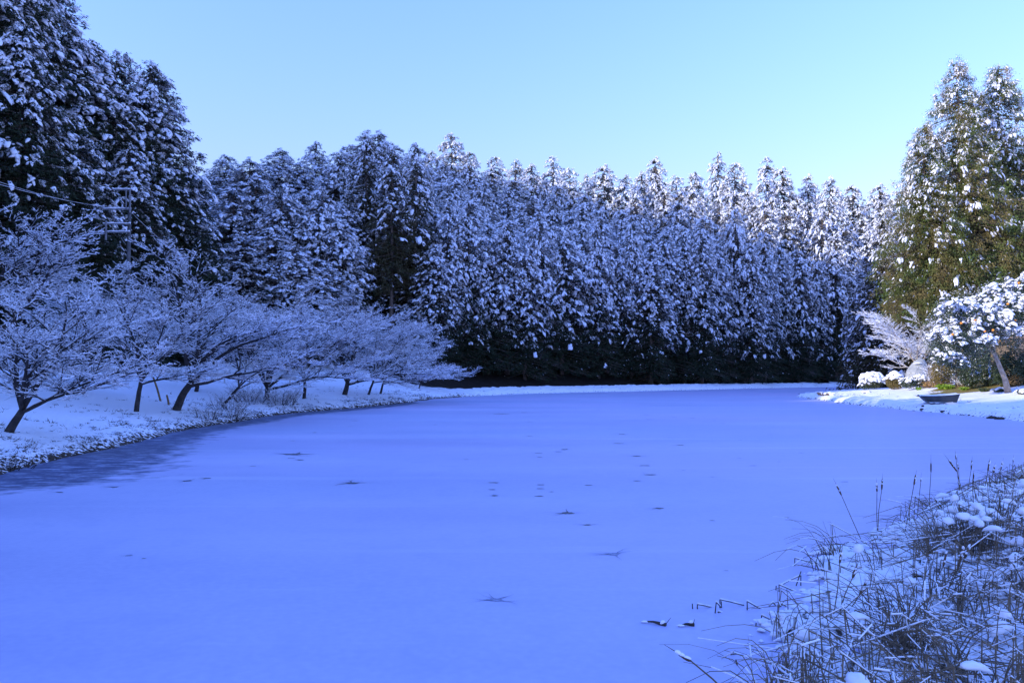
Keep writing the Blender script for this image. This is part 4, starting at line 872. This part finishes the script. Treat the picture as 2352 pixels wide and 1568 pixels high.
# ------------------------------------------------------------------ melt holes, cracks and litter on the ice
# px, py of the centre, width in px, kind (0 thin dash, 1 star with arms, 2 frayed patch), arms
HOLES = [(810, 1109, 46, 1, 9), (672, 1043, 62, 1, 7), (690, 1056, 26, 1, 4), (668, 1052, 20, 0, 0), (581, 1070, 16, 0, 0), (476, 1098, 26, 1, 6), (430, 1104, 30, 1, 5), (263, 1118, 26, 1, 5), (138, 1130, 22, 1, 4),
         (1304, 1178, 46, 1, 6), (1348, 1205, 26, 1, 4), (1410, 1272, 46, 2, 7), (1140, 1377, 48, 2, 8), (1515, 1167, 30, 1, 3), (1494, 1090, 34, 0, 2), (1480, 1069, 28, 0, 1), (1462, 1047, 30, 1, 3), (1563, 1022, 26, 1, 2), (1134, 1108, 26, 0, 2), (1130, 1124, 22, 0, 0), (1136, 1138, 24, 1, 3),
         (1242, 1113, 22, 0, 0), (1241, 1122, 18, 0, 0), (1267, 1129, 16, 1, 2), (1238, 1139, 24, 0, 0), (1352, 1114, 22, 0, 1), (1464, 1104, 20, 0, 0), (1297, 1032, 26, 1, 3), (1283, 1037, 18, 0, 0), (1237, 1040, 20, 0, 1), (1240, 1050, 16, 0, 0), (1420, 1018, 30, 0, 0), (1428, 997, 24, 1, 2),
         (1484, 952, 20, 0, 1), (1492, 963, 16, 0, 0), (1547, 958, 14, 0, 0), (1590, 960, 16, 0, 1), (1660, 972, 16, 0, 0), (1640, 966, 12, 0, 0), (1375, 942, 14, 0, 0), (1216, 968, 14, 0, 0), (1216, 1001, 20, 0, 0), (1204, 947, 18, 0, 0), (1150, 950, 40, 0, 0), (722, 993, 18, 1, 3), (804, 979, 12, 0, 0), (672, 1012, 14, 0, 0), (816, 966, 20, 0, 1), (1000, 975, 12, 0, 0),
         (1730, 1069, 18, 0, 0), (1698, 1052, 12, 0, 0), (1636, 1195, 16, 0, 0), (1940, 1106, 20, 0, 1), (1636, 1095, 12, 0, 0), (1570, 1080, 12, 0, 0), (1790, 1060, 10, 0, 0), (1806, 1187, 14, 0, 0), (1768, 998, 14, 0, 0), (1700, 1010, 12, 0, 0), (1840, 1040, 12, 0, 0), (1850, 985, 12, 0, 0), (1070, 1055, 14, 0, 0), (1668, 1310, 12, 0, 0), (296, 1275, 24, 2, 3), (330, 1282, 12, 0, 0)]
for px, py, w, kind, arms in HOLES:
    r_ = random.Random(int(px * 31 + py)); c = ground(px, py); kx = c[1] / F; hw = w * kx / 2
    ky = 1.25 if kind else 1.15
    g = Geo(); z = 0.004; n = 22 if kind != 0 else 14; V = [[0, 0, 0]]
    for i in range(n):
        a = 2 * math.pi * i / n; rr = (1 + r_.uniform(-0.3, 0.3)) * (0.62 if kind else 0.9)
        V.append([hw * rr * math.cos(a), hw * ky * (0.42 if kind == 0 else 0.75) * rr * math.sin(a), 0])
    g.add(V, [[0, 1 + i, 1 + (i + 1) % n] for i in range(n)])
    for k in range(arms):
        a = r_.uniform(0, 6.28) if k % 3 else r_.choice([math.pi, math.pi * 0.93, 0.1, math.pi * 1.06]); L = hw * r_.uniform(1.0, 3.4 if kind == 2 else 2.6); p = np.array([math.cos(a), math.sin(a), 0]) * hw * 0.45
        wd = hw * r_.uniform(0.035, 0.09); pts_ = [p]; da = a
        for q in range(5): da += r_.gauss(0, 0.22); pts_.append(pts_[-1] + np.array([math.cos(da), math.sin(da), 0]) * L / 5)
        V = []
        for q, pt in enumerate(pts_):
            nn = np.array([-math.sin(a), math.cos(a), 0]) * wd * (1 - q / 5.2) * r_.uniform(0.6, 1.3); V += [pt - nn, pt + nn]
        g.add(np.array(V) + [0, 0, 0.0006 * (k + 1)], [[2 * q, 2 * q + 2, 2 * q + 3, 2 * q + 1] for q in range(5)])
    o = g.build('melt_hole', M['hole'] if kind != 2 else M['hole_frost'], ice, loc=(c[0], c[1], z))
    if w > 40: o['label'] = {810: 'largest star-shaped melt hole with long cracks', 672: 'long winding melt crack near the left bank', 1304: 'dark bird-shaped melt hole', 1410: 'grey frosted melt patch with long cracks', 1140: 'faint spider-shaped melt mark', 1150: 'thin far crack'}.get(px, 'melt hole with cracks')

# ------------------------------------------------------------------ reeds in the near right corner
SHORE = [(2400, 1085), (2300, 1105), (2215, 1140), (2150, 1168), (2090, 1195), (2030, 1222), (1960, 1245), (1900, 1268), (1872, 1292), (1900, 1330), (1850, 1352), (1830, 1400), (1745, 1425), (1742, 1450), (1800, 1490), (1775, 1530), (1740, 1600), (1700, 1720)]
RB = [tuple(ground(x, y)[:2]) for x, y in SHORE] + [(2.0, 4.2), (9, 4.2), (17, 9), (19, 22)]
def bed(P):
    """snow level in the reed bed and distance inside it"""
    P = np.asarray(P, float); x, y = P[:, 0], P[:, 1]
    d = seg_dist(P, RB, True); d = np.where(inside(P, RB), d, -d) + 0.5 * (fbm(x * 1.1, y * 1.1, 41, 3) - 0.5)
    right = sstep(4.6, 7.4, x - 0.10 * (y - 9)) * sstep(0.2, 1.5, d)
    hh = 0.09 * sstep(0, 0.5, d) + 0.09 * sstep(0.4, 2.2, d) + 0.34 * right * sstep(19, 12, y)
    hh = hh * (0.55 + 0.9 * fbm(x * 1.3, y * 1.3, 43, 3)) + 0.10 * (vnoise(x * 4.2, y * 3.4, 44) - 0.35) * sstep(0.1, 0.5, d)
    pool = fbm(x * 0.9 + 5, y * 1.5, 47, 2)
    hh = hh - 0.5 * sstep(0.56, 0.70, pool) * sstep(2.6, 1.2, d) * (1 - right)
    return np.where(d < 0, -0.2 + d * 0.5, hh), d, right
bx_ = np.arange(1.6, 18.0, 0.055); by_ = np.arange(4.3, 21.5, 0.055); GX, GY = np.meshgrid(bx_, by_); P = np.column_stack([GX.ravel(), GY.ravel()])
hb, db, rb = bed(P); lump = vnoise(P[:, 0] * 7 + 3, P[:, 1] * 6, 51) * 0.6 + vnoise(P[:, 0] * 13, P[:, 1] * 12, 52) * 0.4
hb = hb + 0.11 * (lump - 0.40) * (db > 0)
vis = np.abs((P[:, 0]) / P[:, 1]) < 0.75
idx = np.arange(len(P)).reshape(len(by_), len(bx_)); Q = np.stack([idx[:-1, :-1], idx[:-1, 1:], idx[1:, 1:], idx[1:, :-1]], -1).reshape(-1, 4)
Q = Q[(hb[Q].max(1) > -0.06) & vis[Q].all(1)]
g = Geo(); g.add(np.column_stack([P, hb]), Q)
rbm = bpy.data.materials.new('reed_snow'); rbm.use_nodes = True; t = rbm.node_tree; b = t.nodes['Principled BSDF']; b.inputs['Roughness'].default_value = 0.75; b.inputs['Specular IOR Level'].default_value = 0.2
tc = N(t, 'ShaderNodeTexCoord'); vec = tc.outputs['Object']; q1 = noise_node(t, 2.4, 4, vec); q2 = noise_node(t, 9, 3, vec)
c = mixc(t, rng_node(t, mathn(t, 'ADD', mathn(t, 'MULTIPLY', q1, 0.75), mathn(t, 'MULTIPLY', q2, 0.35)), 0.60, 0.66), (0.86, 0.88, 0.92), (0.045, 0.038, 0.030))
t.links.new(c, b.inputs['Base Color'])
bed_o = g.build('snowy_bank', rbm, smooth=True); tag(bed_o, kind='structure')

rr_ = np.random.default_rng(900)
def bez(P0, P1, P2, n):
    t = np.linspace(0, 1, n)[None, :, None]
    return P0[:, None] * (1 - t) ** 2 + 2 * P1[:, None] * t * (1 - t) + P2[:, None] * t ** 2
def poly_tubes(g, PT, R, k=3, mat=0):
    for i in range(PT.shape[1] - 1): tubes(g, PT[:, i], PT[:, i + 1] + (PT[:, i + 1] - PT[:, i]) * 0.04, R[:, i], R[:, i + 1], k, mat)
def scatter(n, fx, thin_=True):
    """n points inside the reed bed, kept with probability fx(d, right, noise)"""
    out = []
    while sum(map(len, out)) < n:
        ii = rr_.random(n * 2); p = np.column_stack([rr_.uniform(2.0, 14.0, n * 2), 4.9 + 15.5 * ii ** 1.4])
        p = p[np.abs(p[:, 0] / p[:, 1]) < 0.72]
        hh, d, r_ = bed(p); nz = fbm(p[:, 0] * 1.5, p[:, 1] * 1.5, 61, 2)
        open_ = 0.22 + 0.78 * np.clip(sstep(9.6, 8.2, p[:, 1]) + sstep(0.47, 0.56, p[:, 0] / p[:, 1]), 0, 1)      # the outer mat near the ice is mostly snow
        out.append(p[(d > 0.02) & (rr_.random(len(p)) < fx(d, r_, nz) * (open_ if thin_ else 1))])
    p = np.concatenate(out)[:n]; return p, np.maximum(bed(p)[0], -0.02)
gr = Geo(); gsn = Geo()
def snow_on(A, B, R, prob, th, sm=0.86):
    D = norm(B - A); m = (np.abs(D[:, 2]) < sm) & (rr_.random(len(A)) < prob); n = m.sum()
    t_ = th * rr_.uniform(0.4, 1.5, n); a = A[m] + np.column_stack([0 * t_, 0 * t_, R[m] * 0.4 + t_ * 0.6]); b = B[m] + np.column_stack([0 * t_, 0 * t_, R[m] * 0.4 + t_ * 0.6])
    tubes(gsn, a - (b - a) * 0.04, b + (b - a) * 0.04, R[m] * 0.6 + t_, R[m] * 0.6 + t_ * rr_.uniform(0.5, 1.1, n), 5)
# a: snapped stems, upright foot and a fallen top
n = 640; p, z = scatter(n, lambda d, r, nz: 0.12 + 0.88 * (nz > 0.52)); A = np.column_stack([p, z - 0.06])
hgt = rr_.uniform(0.12, 0.50, n); tilt = rr_.normal(0, 0.10, (n, 2)); Bk = A + np.column_stack([tilt * hgt[:, None], hgt + 0.06])
fa = np.where(rr_.random(n) < 0.62, rr_.normal(0.0, 0.6, n), rr_.normal(math.pi, 0.7, n)) - 0.25; L = rr_.uniform(0.35, 1.0, n)
drop = np.minimum(hgt * rr_.uniform(0.7, 1.1, n), L * 0.7); Cc = Bk + np.column_stack([np.cos(fa) * L, np.sin(fa) * L, -drop])
w = rr_.uniform(0.0038, 0.0075, n)
tubes(gr, A, Bk, w, w * 0.9, 4); tubes(gr, Bk, Cc, w * 0.95, w * 0.55, 4); snow_on(Bk, Cc, w, 0.22, 0.004)
# b: leaning blades that arch over, in bunches
nb_ = 135; pc, zc = scatter(nb_, lambda d, r, nz: 0.2 + 0.8 * (nz > 0.46)); ld = rr_.uniform(0, 6.28, nb_)
k = rr_.integers(8, 26, nb_); bi = np.repeat(np.arange(nb_), k); n = len(bi)
A = np.column_stack([pc[bi] + rr_.normal(0, 0.09, (n, 2)), zc[bi] - 0.05]); a = np.where(rr_.random(n) < 0.55, ld[bi] + rr_.normal(0, 0.45, n), rr_.uniform(0, 6.28, n))
rt = bed(A[:, :2])[2]; hgt = rr_.uniform(0.25, 0.75, n) * (1 + 0.30 * rt) * np.interp(A[:, 1], [11, 14, 20], [1, 0.62, 0.5]); reach = rr_.uniform(0.05, 0.75, n)
B1 = A + np.column_stack([np.cos(a) * reach * 0.25, np.sin(a) * reach * 0.25, hgt]); C1 = A + np.column_stack([np.cos(a) * reach * 1.2, np.sin(a) * reach * 1.2, hgt * rr_.uniform(0.25, 1.0, n)])
PTs = bez(A, B1, C1, 6); w = rr_.uniform(0.0034, 0.0078, n); Rw = w[:, None] * np.linspace(1, 0.35, 6)[None]
poly_tubes(gr, PTs, Rw, 3)
for i in range(2, 5): snow_on(PTs[:, i], PTs[:, i + 1], Rw[:, i], 0.16, 0.005, 0.75)
# c: long stems lying flat across the snow
n = 420; p, z = scatter(n, lambda d, r, nz: 0.2 + 0.6 * (nz > 0.5)); a = rr_.uniform(0, math.pi, n); a = np.where(rr_.random(n) < 0.6, rr_.normal(-0.15, 0.35, n), a); L = rr_.uniform(0.4, 1.3, n)
q = p + np.column_stack([np.cos(a), np.sin(a)]) * L[:, None]; z2 = np.maximum(bed(q)[0], 0.0); A = np.column_stack([p, z + rr_.uniform(0.0, 0.16, n)]); Bq = np.column_stack([q, z2 + rr_.uniform(0.0, 0.10, n)])
w = rr_.uniform(0.0028, 0.0055, n); tubes(gr, A, Bq, w, w * 0.6, 4); snow_on(A, Bq, w, 0.25, 0.005)
# d: dense standing bundles on the right
n = 1500; p, z = scatter(n, lambda d, r, nz: (r > 0.3) * (0.15 + 0.85 * (nz > 0.5)) + 0.04)
A = np.column_stack([p, z - 0.05]); hgt = rr_.uniform(0.18, 0.62, n) * np.interp(p[:, 1], [11, 14, 20], [1, 0.7, 0.55]); ln = rr_.normal(0, 0.16, (n, 2)) + np.column_stack([0.12 * np.sin(p[:, 1] * 2.1), 0.1 * np.cos(p[:, 0] * 2.3)])
B = A + np.column_stack([ln * hgt[:, None] * 1.3, hgt]); w = rr_.uniform(0.0032, 0.0072, n); tubes(gr, A, B, w, w * 0.5, 3)
hat = rr_.random(n) < 0.16; m = hat.sum()
reeds = gr.build('reeds', M['reed']); tag(reeds, 'mass of dead broken reeds sticking out of the snow in the near right corner', 'reeds', kind='stuff')
# lumps of snow on the reeds
nc = 760; pc, zc = scatter(nc, lambda d, r, nz: 0.15 + 0.70 * (nz < 0.54) + 0.15 * r, False); rc = bed(pc)[2]; zc = zc + rr_.uniform(-0.02, 0.05, nc) + rc * rr_.uniform(0, 1, nc) ** 2 * 0.36
ac = rr_.normal(-0.2, 0.8, nc); k = rr_.integers(5, 18, nc); ci = np.repeat(np.arange(nc), k); n = len(ci); spread = rr_.uniform(0.05, 0.30, nc)[ci]
al = rr_.normal(0, 1, n) * spread; ac_ = rr_.normal(0, 0.35, n) * spread
px_ = pc[ci] + np.column_stack([np.cos(ac[ci]) * al - np.sin(ac[ci]) * ac_, np.sin(ac[ci]) * al + np.cos(ac[ci]) * ac_])
L = rr_.uniform(0.02, 0.062, n); a = ac[ci] + rr_.normal(0, 0.5, n)
pads(gsn, np.column_stack([px_, zc[ci] - np.abs(al) * 0.25 + rr_.normal(0, 0.012, n)]), np.column_stack([np.cos(a), np.sin(a), rr_.normal(0, 0.25, n)]), L, L * rr_.uniform(0.45, 0.8, n), L * rr_.uniform(0.3, 0.65, n), np.full(n, 0.4), rr_, 2, 0.11, 0.5)
nc = 260; pc, zc = scatter(nc, lambda d, r, nz: 0.5 + 0 * d, False); rc = bed(pc)[2]; zc = zc + rr_.uniform(0.02, 0.07, nc) + rc * rr_.uniform(0, 0.16, nc)      # long ridges of snow lying on bent reeds
ac = rr_.normal(-0.3, 0.9, nc); k = rr_.integers(22, 44, nc); ci = np.repeat(np.arange(nc), k); n = len(ci); hl = rr_.uniform(0.16, 0.48, nc)[ci]; al = rr_.uniform(-1, 1, n) * hl; ac_ = rr_.normal(0, 0.035, n)
cv = rr_.normal(0, 0.5, nc)[ci] * al ** 2
px_ = pc[ci] + np.column_stack([np.cos(ac[ci]) * al - np.sin(ac[ci]) * (ac_ + cv), np.sin(ac[ci]) * al + np.cos(ac[ci]) * (ac_ + cv)])
L = rr_.uniform(0.03, 0.07, n) * (1 - 0.4 * np.abs(al) / hl); a = ac[ci] + rr_.normal(0, 0.3, n)
pads(gsn, np.column_stack([px_, zc[ci] - al ** 2 * 0.5 + rr_.normal(0, 0.006, n)]), np.column_stack([np.cos(a), np.sin(a), -al * 0.8]), L, L * rr_.uniform(0.5, 0.8, n), L * rr_.uniform(0.4, 0.65, n), np.full(n, 0.1), rr_, 2, 0.06, 0.7)
B2 = B[hat]; pads(gsn, B2, np.column_stack([rr_.normal(0, 1, (m, 2)), np.zeros(m)]), rr_.uniform(0.05, 0.14, m), rr_.uniform(0.04, 0.09, m), rr_.uniform(0.03, 0.07, m), np.full(m, 0.5), rr_, 2, 0.09, 0.6)
sno = gsn.build('snow_on_reeds', M['snow'], smooth=True); tag(sno, 'lumps and ridges of snow resting on the dead reeds', 'snow', kind='stuff')

# cattails: head top, head bottom, foot (in the enlarged corner view, 0.3592 picture px each)
def ez(x, y): return 1764.0 + 0.35919 * x, 1004.9 + 0.35919 * y
CAT = [((437, 300), (470, 368), (597, 655), 'leaning cattail farthest left over the ice, snow on both ends of its head'), ((694, 292), (697, 345), (700, 640), 'upright cattail with a snowy head, left of the close pair'), ((731, 262), (727, 335), (703, 600), 'cattail of the close pair standing tallest at the left edge of the reeds'),
       ((945, 237), (933, 303), (870, 630), 'cattail with a snow cap, leaning right above the low broken reeds'), ((978, 262), (977, 282), (955, 500), 'cattail with a tiny stub of a head behind the snow-capped one'), ((1042, 160), (1042, 222), (1035, 500), 'straight upright cattail with a plain dark head'),
       ((1155, 143), (1208, 215), (1290, 480), 'cattail with a long dark head leaning left over the far reeds'), ((1200, 110), (1203, 138), (1232, 420), 'tallest cattail of the far group with a short snowy head'), ((1214, 160), (1219, 202), (1240, 430), 'cattail with a pale worn head just below the tallest one'), ((1304, 145), (1299, 205), (1260, 430), 'slim cattail leaning right beside the tallest one'),
       ((1416, 148), (1405, 215), (1350, 470), 'cattail with a round snow cap right of the centre of the far group'), ((1449, 180), (1440, 225), (1400, 450), 'cattail with a frayed brown head beside the snow-capped one'), ((1500, 155), (1488, 207), (1420, 440), 'cattail with a thick pale fluffy head'), ((1569, 133), (1567, 157), (1530, 420), 'cattail with a short dark head near the right edge'),
       ((1316, 225), (1310, 302), (1290, 470), 'cattail with a long head topped by snow, lower in the far group'), ((1217, 275), (1226, 312), (1250, 460), 'cattail with a short fat pale head below the tallest one'), ((1595, 275), (1540, 315), (1470, 420), 'cattail head tipped over to the left at the right edge'), ((1508, 300), (1568, 350), (1625, 420), 'cattail head pointing left and down near the right edge'),
       ((1600, 440), (1622, 520), (1640, 640), 'dark cattail low against the snow at the right edge'), ((1070, 392), (1110, 445), (1160, 520), 'short cattail leaning left in the reeds below the upright one'), ((470, 730), (458, 802), (420, 1130), 'cattail with a thick brown head above the snow mounds on the left'), ((567, 825), (540, 895), (465, 1100), 'cattail with a snowy worn head leaning right beside the thick brown one'),
       ((640, 900), (585, 1000), (500, 1120), 'cattail with a long ragged head leaning far to the right'), ((1250, 700), (1212, 845), (1160, 960), 'long brown cattail slanting up through the snow clumps'), ((1140, 735), (1120, 825), (1060, 960), 'cattail half hidden by snow left of the long slanting one'), ((1290, 690), (1255, 770), (1200, 900), 'dark cattail close behind the long slanting one'),
       ((1435, 900), (1370, 962), (1280, 1050), 'cattail lying low with ragged fluff in the near reeds'), ((1650, 215), (1600, 262), (1540, 420), 'fluffy cattail cut by the right edge')]
GC = 'cattails standing in the reed bed'
def cattail(ht, hb_, ft, lb, Yf=None, over=None):
    if over is None:
        hx, hy = ez(*ht); bx0, by0 = ez(*hb_); fx, fy = ez(*ft)
    else: (hx, hy), (bx0, by0), (fx, fy) = over
    if Yf is None:
        Yf = ground(fx, fy)[1]
        for _ in range(4):
            q = at(fx, fy, Yf); zb = max(0.0, float(bed(np.array([[q[0], q[1]]]))[0][0])); Yf = ground(fx, fy, min(zb, 0.9))[1]
    f = at(fx, fy, Yf); r_ = random.Random(int(hx * 10 + hy)); dy = r_.uniform(-0.12, 0.12)
    a = at(hx, hy, Yf + dy); b = at(bx0, by0, Yf + dy * 0.85); ax = (a - b) / max(np.linalg.norm(a - b), 1e-6); tip = a + ax * r_.uniform(0.05, 0.16)
    e = thing('cattail', lb, 'cattail', f, 0, GC)
    g = Geo(); mid = (f + b) / 2 + np.array([r_.uniform(-0.02, 0.02), 0, 0.0]); tube_path(g, np.array([f - [0, 0, 0.12], f, mid, b]) - f, [0.0065, 0.0065, 0.006, 0.005], 5); tube_path(g, np.array([a - ax * 0.01, tip]) - f, [0.0035, 0.0012], 4); g.build('stem', M['reed'], e)
    g = Geo(); tq = np.linspace(0, 1, 9)[:, None]; pts_ = b * (1 - tq) + a * tq - f; rd = r_.uniform(0.0125, 0.017) * (0.75 if np.linalg.norm(a - b) < 0.09 else 1)
    prof = np.array([0.45, 0.85, 1.0, 1.0, 1.02, 0.98, 1.0, 0.85, 0.4]) * rd * np.array([r_.uniform(0.88, 1.14) for _ in range(9)]); tube_path(g, pts_, prof, 8); g.build('head', M['cattail'], e, smooth=True)
    if 'plain' not in lb:
        g = Geo(); rs = np.random.default_rng(int(hx * 7 + hy)); m = 4; tt = rs.uniform(0.35, 1.02, m); C = (b + (a - b) * tt[:, None]) - f + [0, 0, 0.006] + np.column_stack([rs.normal(0, 0.005, m), rs.normal(0, 0.005, m) - 0.006, np.zeros(m)])
        pads(g, C, np.repeat(ax[None], m, 0) + rs.normal(0, 0.2, (m, 3)), rs.uniform(0.014, 0.032, m), rs.uniform(0.009, 0.016, m), rs.uniform(0.009, 0.016, m), np.full(m, 0.2), rs, 1, 0.1, 0.7); g.build('snow', M['snow'], e, smooth=True)
    return e
for a, b, c, lb in CAT: cattail(a, b, c, lb)
cattail(None, None, None, 'cattail lying aslant in front at the bottom edge, snow along its head', 5.2, ((1556, 1498), (1587, 1517), (1680, 1600)))

# single snapped reeds standing in the ice, left of the bed
def snapped(p, lb):
    """p: polyline of picture points; the first stands in the ice"""
    f = ground(*p[0]); Y = f[1]; pts_ = [f - [0, 0, 0.05], f] + [at(x, y, Y + 0.05 * i) for i, (x, y) in enumerate(p[1:])]
    e = thing('broken_reed', lb, 'reed', f, 0, 'snapped reeds standing in the ice')
    g = Geo(); g2 = Geo(); pts_ = np.array(pts_) - f
    for i in range(len(pts_) - 1): tube_path(g, pts_[i:i + 2], [0.0075, 0.0065], 5)
    g.build('stem', M['reed_dark'], e)
    m = 0
    for i in range(1, len(pts_) - 1):
        d_ = pts_[i + 1] - pts_[i]
        if abs(d_[2]) < 0.75 * np.linalg.norm(d_): tube_path(g2, pts_[i:i + 2] + [0, 0, 0.010], [0.011, 0.008], 5); m = 1
    if m: g2.build('snow', M['snow'], e, smooth=True)
def e2(x, y): return (2400 + 0.38265 * x) / 1.74149, (2200 + 0.38265 * y) / 1.74149
SN = [([(968, 610), (965, 555)], 'lone straight reed stub standing in the ice, farthest left'), ([(1018, 612), (1018, 562), (1110, 580), (1195, 598)], 'snapped reed right of the lone stub, its top fallen to the right'), ([(1204, 655), (1216, 540), (1262, 590)], 'snapped reed bent like a narrow hook in the middle of the row'),
      ([(1255, 600), (1254, 512), (1380, 540), (1505, 572)], 'snapped reed carrying a long strip of snow, middle of the row'), ([(1270, 598), (1268, 530)], 'short stub close behind the snow-carrying reed'), ([(1540, 622), (1538, 530), (1640, 590), (1760, 640)], 'thick snapped reed under a hooked lump of snow'),
      ([(1235, 650), (1238, 638), (1290, 656)], 'tiny snapped reed low in front of the row'), ([(1765, 580), (1806, 542), (1846, 582)], 'reed bent into a small triangle'), ([(1890, 590), (1892, 553), (2028, 628)], 'snapped reed slanting right near the snow mounds'), ([(1840, 415), (1842, 368)], 'short reed stub in the upper group of snapped reeds'),
      ([(1872, 432), (1872, 356), (2000, 412), (2140, 466)], 'tall snapped reed with its top lying far to the right, upper group'), ([(2050, 370), (2102, 218)], 'reed leaning right at the tip of the upper group'), ([(2100, 368), (2100, 260), (1990, 310), (1700, 465)], 'snapped reed with its top slanting down to the left, upper group'), ([(2037, 160), (2037, 80), (2190, 122), (2350, 166)], 'topmost snapped reed with a long thin top over the ice'),
      ([(1630, 790), (1633, 755)], 'short dark stub left of the nearest snow mound'), ([(1685, 738), (1690, 676), (1840, 752)], 'snapped reed behind the nearest snow mound'), ([(1930, 780), (1922, 700), (2030, 780)], 'snapped reed bent like a tent pole by the snow mound'), ([(1370, 1090), (1370, 1075), (1510, 1100)], 'low snapped reed beside the dark floating scrap'), ([(1435, 1198), (1420, 1140)], 'short dark curled stub standing alone in the near ice')]
for p, lb in SN: snapped([e2(*q) for q in p], lb)
# two snowy sticks frozen into the ice
for (x0, y0), (x1, y1), up, lb in [((432, 752), (690, 790), (742, 700), 'snow-dusted stick frozen into the ice with a thin twig sticking up'), ((820, 800), (985, 790), (992, 715), 'dark cone-shaped scrap of reed frozen into the ice under a lump of snow')]:
    a = ground(*e2(x0, y0)); b = ground(*e2(x1, y1)); u = at(*e2(*up), b[1]); e = thing('frozen_stick', lb, 'stick', a, 0, 'sticks frozen into the ice')
    g = Geo(); tube_path(g, np.array([a, (a + b) / 2 + [0, 0.02, 0.01], b]) - a + [0, 0, 0.012], [0.006, 0.012, 0.022], 6); tube_path(g, np.array([b - [0.02, 0, 0], u]) - a, [0.005, 0.002], 4); g.build('stem', M['reed_dark'], e)
    g = Geo(); rs = np.random.default_rng(3); pads(g, np.array([b - a + [-0.03, 0.02, 0.03], (b - a) * 0.15 + [0, 0, 0.015]]), np.array([[1.0, 0, 0.5], [1, 0, 0]]), np.array([0.032, 0.045]), np.array([0.02, 0.018]), np.array([0.028, 0.012]), np.array([0.1, 0.1]), rs, 2, 0.06); g.build('snow', M['snow'], e, smooth=True)
